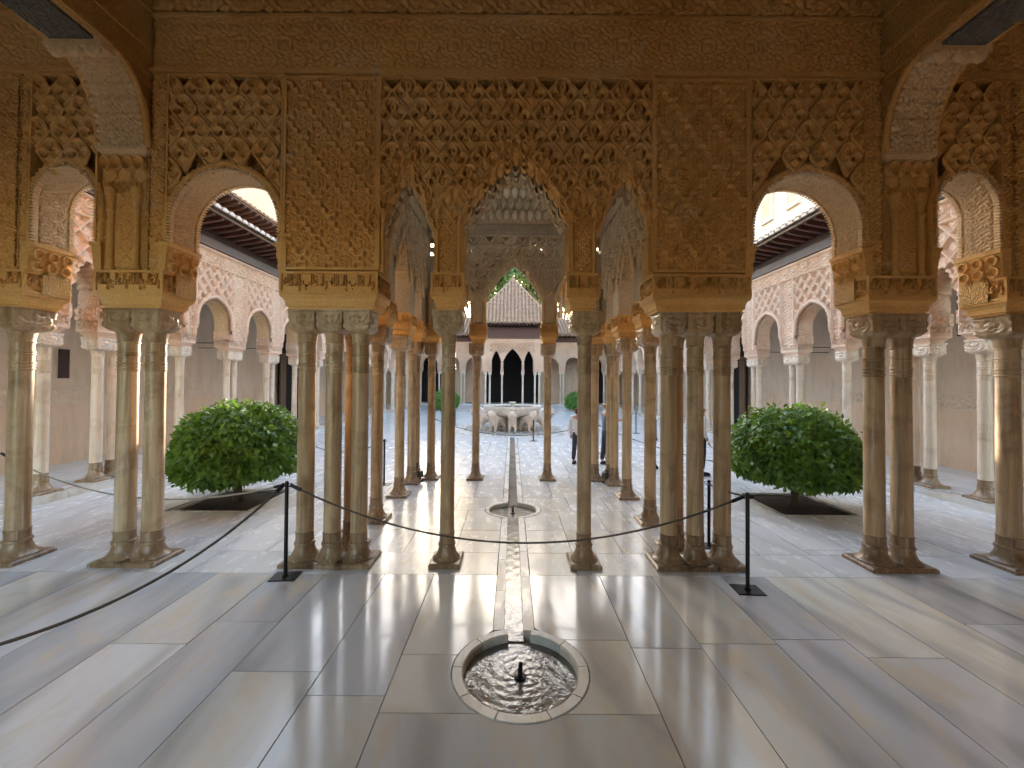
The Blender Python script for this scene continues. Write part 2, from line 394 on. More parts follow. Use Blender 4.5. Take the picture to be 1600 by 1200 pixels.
def person(name, loc, rz, H, label, top, legs, hair, topmat, legmat, hairmat, coat=False, armpose=0):
    """standing person: one body surface, clothing and hair as children"""
    k = H/1.7; g = lambda L: [(x*k, y*k, z*k, *[r*k for r in rr]) for x, y, z, *rr in L]
    t = empty(name, loc, rz)
    hy = [(.26, -.20, 1.12), (.05, -.34, 1.18)] if armpose else [(.24, .02, 1.10), (.25, -.06, .86)]
    el = [(-.24, .02, 1.10), (-.25, -.08, .86)]
    body = g([(0, 0, .95, .14, .10), (0, 0, 1.15, .13, .09), (0, 0, 1.36, .155, .095), (0, 0, 1.45, .06), (0, -.01, 1.52, .055), (0, -.02, 1.58, .082, .095), (0, -.02, 1.65, .075, .09),
        (-.19, 0, 1.38, .055), (*el[0], .042), (*el[1], .032), (.19, 0, 1.38, .055), (*hy[0], .042), (*hy[1], .032),
        (-.09, 0, .86, .085), (-.10, -.01, .48, .06), (-.10, .02, .10, .042), (-.10, -.10, .04, .04, .03), (.09, .0, .86, .085), (.10, .03, .48, .06), (.11, .08, .10, .042), (.12, -.03, .04, .04, .03)])
    E = [(0, 1), (1, 2), (2, 3), (3, 4), (4, 5), (5, 6), (2, 7), (7, 8), (8, 9), (2, 10), (10, 11), (11, 12), (0, 13), (13, 14), (14, 15), (15, 16), (0, 17), (17, 18), (18, 19), (19, 20)]
    link('body', skin_mesh('person_body', body, E, m_skin, 1), t)
    zb = .62 if coat else .80
    shirt = g([(0, 0, zb, .19 if coat else .165, .14 if coat else .125), (0, 0, 1.15, .155, .115), (0, 0, 1.36, .178, .115), (0, 0, 1.44, .07), (-.195, 0, 1.385, .07), (*el[0], .06), (-.25, -.05, .93, .05), (.195, 0, 1.385, .07), (*hy[0], .06), ((hy[0][0]+2*hy[1][0])/3, (hy[0][1]+2*hy[1][1])/3, (hy[0][2]+2*hy[1][2])/3, .05)])
    link(top, skin_mesh('person_top', shirt, [(0, 1), (1, 2), (2, 3), (2, 4), (4, 5), (5, 6), (2, 7), (7, 8), (8, 9)], topmat, 1), t)
    tro = g([(0, 0, 1.04, .14, .105), (0, 0, .94, .155, .12), (-.09, 0, .84, .10), (-.10, -.01, .48, .078), (-.10, .02, .12, .065), (.09, 0, .84, .10), (.10, .03, .48, .078), (.11, .08, .12, .065)])
    link(legs, skin_mesh('person_legs', tro, [(0, 1), (1, 2), (2, 3), (3, 4), (1, 5), (5, 6), (6, 7)], legmat, 1), t)
    for s, y in ((-1, -.02), (1, .05)):
        mb = MB(); mb.lathe([(.02, 0), (.05, .0), (.052, .04), (.04, .075), (.01, .085)], 10, (s*.11*k, (y-.04)*k, .004), .95*k, 2.4*k); link('shoe', mb.mesh('shoe', m_black, True), t)
    hm = skin_mesh('hair', g([(0, .02, 1.66, .105, .115), (0, .05, 1.56, .10, .085), (0, .06, 1.46 if hair == 'long' else 1.54, .07, .05)]), [(0, 1), (1, 2)], hairmat, 1); link('hair', hm, t)
    for hx, e in ((hy[1], 1), (el[1], -1)):
        mb = MB(); p = Vector(hx)*k; d = (Vector(hx)-Vector(hy[0] if e > 0 else el[0])).normalized()
        sd_ = d.cross(Vector((0, 1, 0))).normalized()
        mb.tube([p, p+d*.05*k, p+d*.09*k], [.026*k, .034*k, .03*k], 8, ry=.016*k)
        for q, L in zip((-1.5, -.5, .5, 1.5), (.06, .075, .07, .055)):
            b0 = p+d*.085*k+sd_*q*.016*k; b1 = b0+d*L*.5*k; b2 = b1+d*L*.42*k+Vector((0, -.02, -.005))*k
            mb.tube([b0, b1, b2], [.009*k, .0085*k, .006*k], 5)
        b0 = p+d*.03*k-sd_*.03*k*e; mb.tube([b0, b0+d*.035*k-sd_*.03*k*e, b0+d*.065*k-sd_*.035*k*e], [.011*k, .010*k, .007*k], 5)
        link('hand', mb.mesh('hand', m_skin, True), t)
    # face: nose, eyes, mouth, ears
    mb = MB(); fy = -.105
    mb.lathe([(.001, 0), (.016, .012), (.012, .035), (.003, .05)], 8, (0, (fy-.012)*k, 1.555*k), k, k)
    for s in (-1, 1): mb.lathe([(.001, -.03), (.012, -.015), (.016, .012), (.001, .03)], 8, (s*.083*k, 0, 1.58*k), .6*k, k)
    link('face', mb.mesh('face', m_skin, True), t)
    mb = MB()
    for s in (-1, 1): mb.lathe([(.001, -.007), (.010, 0), (.001, .007)], 8, (s*.033*k, (fy+.004)*k, 1.60*k), k, .6*k)
    link('eyes', mb.mesh('eyes', m_black, True), t)
    mb = MB(); mb.tube([(-.025*k, (fy+.004)*k, 1.53*k), (0, (fy-.004)*k, 1.528*k), (.025*k, (fy+.004)*k, 1.53*k)], .006*k, 6); link('mouth', mb.mesh('mouth', m_hairred, True), t)
    return tag(t, label, 'person', 'visitors standing in the court')
person('person', (1.665, 9.85, 0), R(150), 1.47, 'person with long red hair, white top and jeans, half behind a slender column', 'shirt', 'trousers', 'long', m_white, m_jeans, m_hairred)
person('person', (2.37, 9.75, 0), R(100), 1.60, 'person with blond hair and dark grey jacket seen between two pavilion columns', 'jacket', 'trousers', 'short', m_greycloth, m_jeans, m_hairblond, armpose=1)
person('person', (3.44, 9.5, 0), R(60), 1.50, 'person in a long black coat almost hidden behind the pavilion side column', 'coat', 'trousers', 'short', m_black, m_black, m_hairbrown, coat=True)
person('person', (4.30, 8.8, 0), R(80), 1.58, 'person in white shirt and black trousers peeking out behind right column cluster', 'shirt', 'trousers', 'short', m_white, m_black, m_hairbrown)

# ------------------------------------------------------------------ shared piece meshes
def relief_cell(p, q, mat, name, clip=None, res=.0075):
    """one lozenge of the carved net: lobed hood rim, rosette, leaves and small pierced gaps"""
    us = lin(-p/2, p/2, res); vs = lin(-q, q, res)
    def fields(X, Z):
        d = np.minimum(np.hypot(X, Z-.34*q)-.235*p, np.hypot(np.abs(X)-.20*p, Z+.06*q)-.185*p)
        d = np.minimum(d, np.maximum(np.abs(X)*2/p+(-Z-.2*q)/(.8*q)-.66, Z+.1*q)*.3*p)
        r = np.hypot(X, Z+.14*q); th = np.arctan2(Z+.14*q, X); return d, r, th
    def P(X, Z):
        d, r, th = fields(X, Z)
        rim = np.exp(-((d-.004)/.019)**2); rim2 = .55*np.exp(-((d-.043)/.008)**2)
        ros = sm(.235*p*(1+.05*np.cos(8*th))-r, .012); dome_ = ros*(.55+.3*np.cos(r/p*55)+.15*np.cos(8*th)*(r > .1*p))
        leaf = sm(.055*p-np.abs(np.hypot(X*1.0, (Z-.40*q)*.62)-.075*p), .012)
        bud = sm(.05*p-np.hypot(X, Z-.93*q+.06), .012)
        out = sm(d-.05, .01)*.35*motif(X/p*3.0+.5, Z/p*3.0)
        h = np.maximum.reduce([rim, rim2, .55*dome_*(d < -.012)-.55*(1-ros), .45*leaf*(d < -.012)-.55*(1-leaf), .8*bud, out, np.where(d < 0, -.55*sm(-d-.012, .012), -.12)])
        return X, -.068*h, Z
    def mask(X, Z):
        d, r, th = fields(X, Z)
        m = (np.abs(X)*2/p+np.abs(Z)/q) < 1.02
        hole = (d < -.020) & (r > .262*p) & (np.abs(np.sin(4*th+.4)) > .55)
        leaf = np.abs(np.hypot(X, (Z-.40*q)*.62)-.075*p) < .05*p
        m &= ~(hole & ~leaf)
        if clip: m &= X < clip
        return m
    return grid_mesh(name, us, vs, P, mat, mask)
CELL = relief_cell(.35, .248, m_gold, 'lattice_cell'); CELL_H = relief_cell(.35, .248, m_gold, 'lattice_cell_clipped', -.035)
CELL_S = relief_cell(.31, .24, m_gold, 'lattice_cell_small'); CELL_SH = relief_cell(.31, .24, m_gold, 'lattice_cell_small_clipped', .005)
CELL_G = relief_cell(.345, .235, m_grey, 'lattice_cell_grey', None, .01)
def niche_mesh(mat, name):
    # rounded stalactite cell: arched hood with a scooped front, hanging tip
    mb = MB(); n = 10
    prof = [(.004, -.5), (.25, -.42), (.46, -.2), (.5, .1), (.47, .3), (.36, .44), (.18, .52), (.004, .55)]
    v = []
    for r, z in prof:
        for i in range(n+1):
            a = PI+PI*i/n; sc_ = 1.0
            mid = abs(i-n/2)/(n/2)
            dent = .22*max(0, 1-mid*1.8)*max(0, 1-abs(z+.0)/.36)
            v.append((r*math.cos(a), (r-dent)*math.sin(a), z))
    m = n+1
    fs = [(j*m+i, j*m+i+1, (j+1)*m+i+1, (j+1)*m+i) for j in range(len(prof)-1) for i in range(n)]
    fs.append(tuple([j*m for j in range(len(prof))]+[j*m+n for j in range(len(prof)-1, -1, -1)]))
    mb.add(v, fs)
    # raised rib round the hood
    mb.tube([(.46*math.cos(R(a)), -.20, .12+.42*math.sin(R(a))) for a in range(0, 181, 30)], .06, 4, up=(0, 1, 0))
    return mb.mesh(name, mat, 60)
NICHE = niche_mesh(m_gold, 'stalactite_cell'); NICHE_G = niche_mesh(m_grey, 'stalactite_cell_grey')
def hood_mesh(mat, name):
    """scooped stalactite niche: arched rim standing proud of a concave hollow"""
    out = [(0, -.56), (-.24, -.46), (-.41, -.22)]+[(-.46*math.cos(PI*i/8), .04+.46*math.sin(PI*i/8)) for i in range(9)]+[(.41, -.22), (.24, -.46)]
    m = len(out); v = []
    for k, y in ((1, .1), (1, -.42), (.90, -.5), (.76, -.40), (.62, -.12), (.38, .02), (.1, .06)):
        for x, z in out: v.append((x*k, y, (z+.06)*k-.06))
    mb = MB(); mb.add(v, [(j*m+i, j*m+(i+1) % m, (j+1)*m+(i+1) % m, (j+1)*m+i) for j in range(6) for i in range(m)])
    return mb.mesh(name, mat, 50)
HOOD = hood_mesh(m_gold, 'stalactite_hood'); HOOD_G = hood_mesh(m_grey, 'stalactite_hood_grey'); HOOD_P = hood_mesh(m_pink, 'stalactite_hood_pink')
NICHE_C = niche_mesh(m_cream, 'stalactite_cream')
UNIT = MB().box(-.5, .5, -.5, .5, -.5, .5)
def cube_for(mat, _c={}):
    if mat.name not in _c: _c[mat.name] = UNIT.mesh('block_'+mat.name, mat)
    return _c[mat.name]
def block(name, mat, parent, x0, x1, y0, y1, z0, z1, off=(0, 0, 0)):
    return link(name, cube_for(mat), parent, ((x0+x1)/2-off[0], (y0+y1)/2-off[1], (z0+z1)/2-off[2]), None, (abs(x1-x0), abs(y1-y0), abs(z1-z0)))

# arch outlines, listed left foot -> right foot
def arch_round(cx, hw, zb, zc, n=28, k=1.03):
    return [(cx-hw, zb)]+[(cx-hw*math.cos(PI*i/n), zc+hw*k*math.sin(PI*i/n)) for i in range(n+1)]+[(cx+hw, zb)]
PX = [1, .95, .88, .72, .55, .38, .22, .10, 0]; PZ = [0, .08, .2, .41, .62, .75, .87, .95, 1]
def half_curve(hw, zs, zt, n):
    t = np.linspace(0, 1, n+1); s = np.concatenate([[0], np.cumsum(np.hypot(np.diff(PX)*hw, np.diff(PZ)*(zt-zs)))]); s /= s[-1]
    return np.interp(t, s, PX)*hw, zs+np.interp(t, s, PZ)*(zt-zs)
def arch_lobed(cx, hw, zb, zs, zt, n=6, amp=.3):
    x, z = half_curve(hw, zs, zt, n); pts = []
    for i in range(n):
        ax, az, bx, bz = x[i], z[i], x[i+1], z[i+1]; L = math.hypot(bx-ax, bz-az); nx, nz = (bz-az)/L, -(bx-ax)/L
        for k in range(5):
            t = k/5; o = amp*L*math.sin(PI*t); pts.append((ax+(bx-ax)*t+nx*o, az+(bz-az)*t+nz*o))
    pts.append((0, zt))
    return [(cx-hw, zb)]+[(cx-a, b) for a, b in pts]+[(cx+a, b) for a, b in reversed(pts[:-1])]+[(cx+hw, zb)]
def outline(u0, u1, zb, zt, openings):
    p = [(u0, zb)]
    for o in openings: p += o
    return p+[(u1, zb), (u1, zt), (u0, zt)]

# ------------------------------------------------------------------ columns
_colcache = {}
def col_parts(r, H, mat, mbase, cw=1.68):
    key = (r, H, mat.name, mbase.name, cw)
    if key in _colcache: return _colcache[key]
    hw = r*1.95; parts = []
    mb = MB(); mb.loft([(-hw-.02, hw+.02, -hw-.02, hw+.02, 0), (-hw-.02, hw+.02, -hw-.02, hw+.02, .035), (-hw-.005, hw+.005, -hw-.005, hw+.005, .05)])
    parts.append(('plinth', mb.mesh('plinth', mbase)))
    mb = MB(); mb.lathe([(hw*.98, .05), (hw*.99, .062), (hw*.80, .085), (r*1.30, .13), (r*1.16, .17), (r*1.12, .20), (r*1.22, .205), (r*1.25, .22), (r*1.2, .235), (r*1.08, .24), (r*1.06, .33), (r*1.12, .335), (r*1.12, .348), (r*1.02, .352)], 24)
    parts.append(('base', mb.mesh('base', mbase, 35)))
    mb = MB(); mb.lathe([(r*1.03, .35), (r*1.02, .8), (r*1.0, 1.5), (r*.97, H-.70)], 24); parts.append(('shaft', mb.mesh('shaft', mat, 35)))
    mb = MB(); pr = [(r*.97, H-.72)]; z = H-.70
    for d, w_ in ((0, .012), (.035, .012), (.07, .016), (.17, .012), (.20, .012), (.31, .018)):
        pr += [(r*.99, z+d), (r*1.10, z+d+w_*.3), (r*1.10, z+d+w_*.9), (r*.99, z+d+w_*1.2)]
    pr.append((r*1.0, H-.37)); mb.lathe(pr, 24); parts.append(('collar', mb.mesh('collar', mat, 30)))
    # capital: leafy drum below, carved cushion block above
    mb = MB(); n = 24; v = []; prof = [(1.0, H-.37), (1.02, H-.34), (1.06, H-.30), (1.14, H-.27), (1.18, H-.26)]
    for j, (k, z) in enumerate(prof):
        for i in range(n):
            a = 2*PI*i/n; rr = r*k*(1+.05*abs(math.cos(4*a))*(1 if 0 < j < 4 else .3)); v.append((rr*math.cos(a), rr*math.sin(a), z))
    mb.add(v, [(j*n+i, j*n+(i+1) % n, (j+1)*n+(i+1) % n, (j+1)*n+i) for j in range(len(prof)-1) for i in range(n)])
    us = np.linspace(0, 2*PI, 97); ws = np.linspace(0, 1, 19); b = r*cw
    def P(U, W):
        t = np.clip(W/.26, 0, 1); ex = 2+22*t**1.2; cu, su = np.cos(U), np.sin(U); rad = (np.abs(cu)**ex+np.abs(su)**ex)**(-1/ex)
        rr = rad*(r*1.16+(b-.010-r*1.16)*np.sin(t*PI/2)**.8)
        f = np.where(np.abs(cu) > np.abs(su), su/np.where(np.abs(cu) < 1e-6, 1, cu), cu/np.where(np.abs(su) < 1e-6, 1, su))
        rel = np.maximum(motif(f*.5+.5, W*1.25-.30), sm(.06-np.abs(W-.93), .03)); lf = np.abs(np.sin(U*4))*np.sin(np.clip(W/.26, 0, 1)*PI)
        rr = rr+.016*np.where(W > .27, rel, .55*lf)*np.minimum(1, W*5)
        return rr*cu, rr*su, H-.265+.253*W
    g = grid_mesh('cushion', us, ws, P, mat)
    cm = MB(); co = [tuple(x.co) for x in g.vertices]; cm.add(co, [tuple(p.vertices) for p in g.polygons]); bpy.data.meshes.remove(g)
    mb.merge(cm); mb.box(-b-.006, b+.006, -b-.006, b+.006, H-.014, H)
    parts.append(('capital', mb.mesh('capital', mat, 50)))
    _colcache[key] = parts; return parts
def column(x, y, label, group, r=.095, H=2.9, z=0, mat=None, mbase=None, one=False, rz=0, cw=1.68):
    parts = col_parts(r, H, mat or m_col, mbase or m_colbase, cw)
    if one:
        key = ('one', r, H, (mat or m_col).name)
        if key not in _colcache:
            mb = MB()
            for nme, me in parts: mb.add([tuple(v.co) for v in me.vertices], [tuple(p.vertices) for p in me.polygons])
            _colcache[key] = mb.mesh('column_whole', mat or m_col, 35)
        t = link('marble_column', _colcache[key], None, (x, y, z))
    else:
        t = empty('marble_column', (x, y, z))
        for nme, me in parts: link(nme, me, t)
    t.rotation_euler = (0, 0, rz); return tag(t, label, 'column', group)
# ------------------------------------------------------------------ ground and floors
g = link('ground', MB().box(-160, 160, -60, 260, -.6, -.32).mesh('ground', m_ground)); tag(g, kind='structure')
def sheet(name, mat, rects, z0, z1):
    mb = MB()
    for x0, x1, y0, y1 in rects: mb.box(x0, x1, y0, y1, z0, z1)
    return tag(link(name, mb.mesh(name, mat)), kind='structure')
GF = sheet('gallery_floor', m_bed, [(-9, 9, -3.5, 4.2)], -.3, -.13)
PF = sheet('pavilion_floor', m_bed, [(-2.4, 2.4, 4.2, 8.66)], -.3, -.131)
CF = sheet('court_floor', m_bed, [(-7.85, -2.4, 4.2, 13.5), (2.4, 7.85, 4.2, 13.5), (-2.4, 2.4, 8.66, 13.5)], -.3, -.132)
FF = sheet('court_floor_far', m_farfloor, [(-7.85, -.18, 13.5, 34), (.18, 7.85, 13.5, 34)], -.3, -.001)
def slab(parent, mat, x0, x1, y0, y1, top=0.0, gap=.0035):
    o = block('slab', mat, parent, x0+gap, x1-gap, y0+gap, y1-gap, top-.09+rnd.uniform(-.0008, .0008), top+rnd.uniform(-.0008, .0008))
    o.rotation_euler = (R(rnd.uniform(-.05, .05)), R(rnd.uniform(-.07, .07)), 0); return o
def strips(parent, mat, edges, y0, y1, lo, hi, skip=None):
    for a, b in zip(edges[:-1], edges[1:]):
        y = y0-rnd.uniform(0, hi*.7)
        while y < y1-.02:
            e = y+rnd.uniform(lo, hi)
            if y1-e < .35: e = y1
            ya, yb = max(y, y0), min(e, y1)
            if skip and skip(a, b):
                s0, s1 = skip(a, b)
                for p, q in ((ya, min(yb, s0)), (max(ya, s1), yb)):
                    if q-p > .05: slab(parent, mat, a, b, p, q)
            elif yb-ya > .05: slab(parent, mat, a, b, ya, yb)
            y = e
BX, BY, BR = .046, 2.84, .50            # front basin
B2X, B2Y, B2R = .0, 6.34, .46
BK = .915                                # both basins are slightly oval, shorter along the channel           # basin in the pavilion
def cut_slab(parent, mat, pts):
    link('slab', MB().prism(pts, -.09, 0.0, 'Z').mesh('cut_slab', mat), parent)
def side_slab(parent, mat, s, xo, xi, y0, y1, c, gp=.0035):
    """slab between |x|=xo and the channel kerb xi, cut by basin c"""
    ys = np.linspace(y0+gp, y1-gp, 30); pin = []
    for y in ys:
        d = c[2]**2-((y-c[1])/BK)**2
        x = s*xi
        if d > 0:
            e = c[0]+s*math.sqrt(d); x = max(x, e) if s > 0 else min(x, e)
        pin.append((x+s*gp, y))
    pts = [(s*xo-s*gp, y0+gp)]+pin+[(s*xo-s*gp, y1-gp)]
    cut_slab(parent, mat, pts)
KO = .172
for s, ys in ((-1, (2.46, 2.98, 4.2)), (1, (2.46, 3.16, 4.2))):
    xo = .86 if s < 0 else .93
    for a, b in zip(ys[:-1], ys[1:]): side_slab(GF, m_slab, s, xo, KO+.002, a, b, (BX, BY, BR))
pts = [(-.86+.0035, 1.0)]+[(.93-.0035, 1.0), (.93-.0035, 2.4565)]
for x in np.linspace(.9, -.83, 50):
    d = BR**2-(x-BX)**2; pts.append((x, min(2.4565, BY-BK*math.sqrt(d)) if d > 0 else 2.4565))
pts.append((-.86+.0035, 2.4565)); cut_slab(GF, m_slab, pts)
slab(GF, m_slab, -.86, .93, -.4, 1.0)
strips(GF, m_slab, [.93, 1.49, 2.12, 2.71, 3.33, 3.95, 4.55, 5.2, 5.8, 6.4, 7.0], -1.5, 4.2, 1.0, 1.75)
strips(GF, m_slab, [-7.0, -6.4, -5.8, -5.15, -4.5, -3.85, -3.2, -2.59, -2.03, -1.39, -.86], -1.5, 4.2, 1.0, 1.75)
# threshold course under the front columns, with the pavilion's older paving behind
for s in (-1, 1):
    x = KO+.006
    for wd in (.52, .9, .85, 1.1, 1.2, 1.05, 1.3, 1.0):
        slab(PF if x < 2.2 else CF, m_oldslab if x < 1.5 else m_court, *sorted((s*x, s*(x+wd))), 4.2, 4.74); x += wd
for s in (-1, 1):
    for y0, y1 in ((4.74, 5.45), (5.45, 6.28), (6.28, 7.0), (7.0, 7.7), (7.7, 8.66)):
        side_slab(PF, m_oldslab, s, .72 if y0 < 5.5 or y0 > 6.9 else .95, KO+.004, y0, y1, (B2X, B2Y, B2R))
        xe = .72 if y0 < 5.5 or y0 > 6.9 else .95
        cuts = [xe, xe+rnd.uniform(.45, .75)]
        cuts += [cuts[-1]+rnd.uniform(.4, .6), 2.4]
        for a, b in zip(cuts[:-1], cuts[1:]):
            sh = rnd.uniform(-.06, .06); slab(PF, m_oldslab, *sorted((s*a, s*b)), y0, y1)
ED = [2.4, 3.02, 3.64, 4.26, 4.905, 5.55, 6.3, 7.05, 7.84]
hole = lambda a, b: (6.12, 7.40) if 4.2 < min(abs(a), abs(b)) < 5.5 else None
strips(CF, m_court, ED, 4.74, 13.5, 1.1, 1.9, hole)
strips(CF, m_court, [-e for e in reversed(ED)], 4.74, 13.5, 1.1, 1.9, hole)
strips(CF, m_court, [KO+.006, .75, 1.3, 1.85, 2.4], 8.66, 13.5, 1.1, 1.9)
strips(CF, m_court, [-2.4, -1.85, -1.3, -.75, -KO-.006], 8.66, 13.5, 1.1, 1.9)
# side gallery floors: a marble step up from the court
for s, nm in ((-1, 'gallery_step_left'), (1, 'gallery_step_right')):
    F = sheet(nm, m_farfloor, [tuple(sorted((s*8.02, s*10.9)))+(4.2, 37)], -.3, .098)
    y = 4.3
    while y < 34:
        L = rnd.uniform(1.1, 1.7); block('kerb_stone', m_kerb, F, *sorted((s*7.845, s*8.3)), y+.004, min(34, y+L)-.004, -.12, .102+rnd.uniform(-.001, .001)); y += L
sheet('gallery_step_end', m_farfloor, [(-8.0, 8.0, 33.7, 37)], -.3, .096)

# ------------------------------------------------------------------ water channel and floor basins
def basin(c, label, nst, a_open, bedmat):
    cx, cy, r = c; t = empty('floor_basin', (cx, cy, 0)); t.scale = (1, BK, 1); ri = r*.83
    op = math.asin(.085/ri)
    spans = [(PI/2+op*1.02, 2.5*PI-op*1.02)] if a_open == 1 else [(PI/2+op, 1.5*PI-op), (1.5*PI+op, 2.5*PI-op)]
    for a0, a1 in spans:
        n = nst if a_open == 1 else nst//2; e = [a0+(a1-a0)*i/n+(rnd.uniform(-.08, .08) if 0 < i < n else 0) for i in range(n+1)]
        for p, q in zip(e[:-1], e[1:]):
            mb = MB(); k = 10; g_ = .004/r; v = []
            for i in range(k+1):
                a = p+g_+(q-p-2*g_)*i/k
                for rr, z in ((ri, -.12), (ri, -.008), (ri+.012, .004), (r-.008, .006), (r-.002, -.004), (r-.002, -.12)): v.append((rr*math.cos(a), rr*math.sin(a), z))
            fs = [(i*6+j, i*6+j+1, i*6+7+j, i*6+6+j) for i in range(k) for j in range(5)]+[tuple(range(6)), tuple(range(k*6+5, k*6-1, -1))]
            mb.add(v, fs); link('rim_stone', mb.mesh('rim_stone', m_kerb, 40), t)
    mb = MB(); mb.lathe([(.01, -.115), (ri+.01, -.113)], 40); link('basin_floor', mb.mesh('basin_floor', bedmat), t)
    us = np.linspace(0, 2*PI, 97); vs = np.linspace(.015, ri+.004, 30)
    def P(U, V): return V*np.cos(U), V*np.sin(U), -.062+.0007*np.sin(V*95+1.5*np.sin(3*U))*np.exp(-V*1.5)+.0005*np.sin(9*U+40*V)
    wt = link('water', grid_mesh('basin_water', us, vs, P, m_water), t)
    mb = MB(); mb.lathe([(.045, -.07), (.045, -.05), (.018, -.045), (.016, .015), (.012, .035), (.014, .04), (.012, .048), (.002, .05)], 14); link('jet_nozzle', mb.mesh('jet_nozzle', m_iron, 40), t)
    return tag(t, label, 'fountain')
basin((BX, BY, BR), 'round marble floor basin with rippling water nearest the camera', 9, 1, m_bed)
basin((B2X, B2Y, B2R), 'smaller round floor basin in the pavilion, behind the hanging rope', 8, 2, m_kerb)
CH = empty('water_channel', (0, 8, 0)); tag(CH, 'narrow marble water channel running from front basin to the lion fountain', 'channel')
for y0, y1 in ((BY+.37, B2Y-.34), (B2Y+.34, 14.72)):
    mb = MB(); mb.box(-.085, .085, y0, y1, -.2, -.07); link('channel_bed', mb.mesh('channel_bed', m_kerb), CH, (0, -8, 0))
    us = lin(-.082, .082, .02); vs = lin(y0+.005, y1-.005, .04 if y0 < 5 else .12)
    wt = link('water', grid_mesh('channel_water', us, vs, lambda U, V: (U, V, -.05+.0010*np.sin(V*34+2*np.sin(U*40))+.0007*np.sin(V*81+60*U)), m_water), CH, (0, -8, 0))
    for s in (-1, 1):
        y = y0+.06
        while y < y1-.06:
            L = rnd.uniform(.45, 1.0) if y < 9 else 1.4
            e = min(y+L, y1-.05)
            if e-y > .06: block('kerb_stone', m_kerb, CH, *sorted((s*.083, s*KO)), y+.003, e-.003, -.12, .003+rnd.uniform(-.001, .002), off=(0, 8, 0))
            y = e

# ------------------------------------------------------------------ front arcade wall
YF, YB = 4.43, 4.71
A = empty('arcade_wall', (0, 4.5, 0)); OA = (0, 4.5, 0)
tag(A, 'carved golden stucco arcade wall facing the camera, with scalloped central arches', 'wall')
def wp(name, me, parent, off): return link(name, me, parent, (-off[0], -off[1], -off[2]))
MAIN = arch_lobed(0, .60, 3.06, 3.96, 4.64, 7); 
NAR = lambda s: arch_lobed(s*1.2375, .3125, 3.06, 3.86, 4.42, 5)
SIDE = lambda s: arch_round(s*3.285, .63, 3.06, 3.84)
OUT = lambda s: arch_round(s*5.09, .37, 3.06, 4.10, 20, 1.1)
OUT2 = lambda s: arch_round(s*6.40, .42, 3.06, 4.05, 20, 1.1)
OUT3 = lambda s: arch_round(s*7.86, .26, 3.06, 4.1, 14, 1.1)
ops = [OUT3(-1), OUT2(-1), OUT(-1), SIDE(-1), NAR(-1), MAIN, NAR(1), SIDE(1), OUT(1), OUT2(1), OUT3(1)]
wp('wall_core', MB().prism(outline(-8.7, 8.7, 3.06, 6.8, ops), YF, YB, 'Y').mesh('arcade_core', m_goldf), A, OA)
def impost(parent, off, x0, x1, y0, y1, z=2.9, h=.16, mat=m_gold):
    mb = MB(); mb.loft([(x0+i, x1-i, y0+i, y1-i, z+d*h) for i, d in ((.055, .01), (.05, .14), (.035, .18), (.028, .5), (.012, .72), (-.006, .8), (-.012, .86), (-.012, 1.0))])
    return wp('impost', mb.mesh('impost', mat), parent, off)
def band(parent, off, x0, x1, y0, y1, z0, z1, txt, mat=m_gold, faces=('f',), matbase=None):
    b = wp('inscription_band', MB().box(x0+.018, x1-.018, y0+.018, y1-.018, z0, z1).mesh('inscription_band', matbase or m_gold), parent, off)
    zc, h = (z0+z1)/2, z1-z0
    fr = MB()
    for z in (z0+.012, z1-.012): fr.box(x0-.004, x1+.004, y0-.004, y1+.004, z-.012, z+.012)
    for xa, ya in ((x0, y0), (x1-.022, y0), (x0, y1-.022), (x1-.022, y1-.022)): fr.box(xa-.002, xa+.024, ya-.002, ya+.024, z0+.02, z1-.02)
    link('frame', fr.mesh('band_frame', mat), b)
    if 'f' in faces: link('inscription', txt, b, ((x0+x1)/2, y0+.010, zc), None, ((x1-x0)*.92, .05, h*.74))
    if 'l' in faces: link('inscription', txt, b, (x0+.010, (y0+y1)/2, zc), (0, 0, R(-90)), ((y1-y0)*.86, .05, h*.7))
    if 'r' in faces: link('inscription', txt, b, (x1-.010, (y0+y1)/2, zc), (0, 0, R(90)), ((y1-y0)*.86, .05, h*.7))
    return b
for s in (-1, 1):
    for (a, b, txt, n) in ((.59, .93, TXT_GOLD, 1), (1.55, 2.62, TXT_LONG, 3), (3.95, 4.69, TXT_LONG, 2), (5.49, 5.95, TXT_GOLD, 1), (6.85, 7.55, TXT_LONG, 2)):
        x0, x1 = sorted((s*a, s*b)); impost(A, OA, x0, x1, 4.285, 4.715)
        band(A, OA, x0-.012, x1+.012, 4.272, 4.728, 3.062, 3.31, txt, faces=('f', 'l', 'r') if a > .6 else ('f',))
# lattice-carved pier panels
us, vs = lin(0, 1.0, .0065), lin(0, 2.14, .0065)
PAN = grid_mesh('carved_panel', us, vs, lambda U, V: (U-.5, -.05*ogee(U-.5, V-.1, .325, .45), V), m_gold)
def frame(parent, off, x0, x1, z0, z1, y0, y1, w=.03, mat=m_gold, bottom=True):
    mb = MB(); mb.box(x0, x0+w, y0, y1, z0, z1); mb.box(x1-w, x1, y0, y1, z0, z1); mb.box(x0+w, x1-w, y0+.002, y1, z1-w, z1)
    if bottom: mb.box(x0+w, x1-w, y0+.002, y1, z0, z0+w)
    return wp('panel_frame', mb.mesh('panel_frame', mat), parent, off)
for s in (-1, 1):
    c = s*2.085
    pb = wp('pier_block', MB().box(c-.53, c+.53, 4.332, YF+.02, 3.31, 5.56).mesh('pier_block', m_gold), A, OA)
    link('carved_panel', PAN, pb, (c, 4.330, 3.365)); frame(A, OA, c-.535, c+.535, 3.335, 5.53, 4.284, YF)
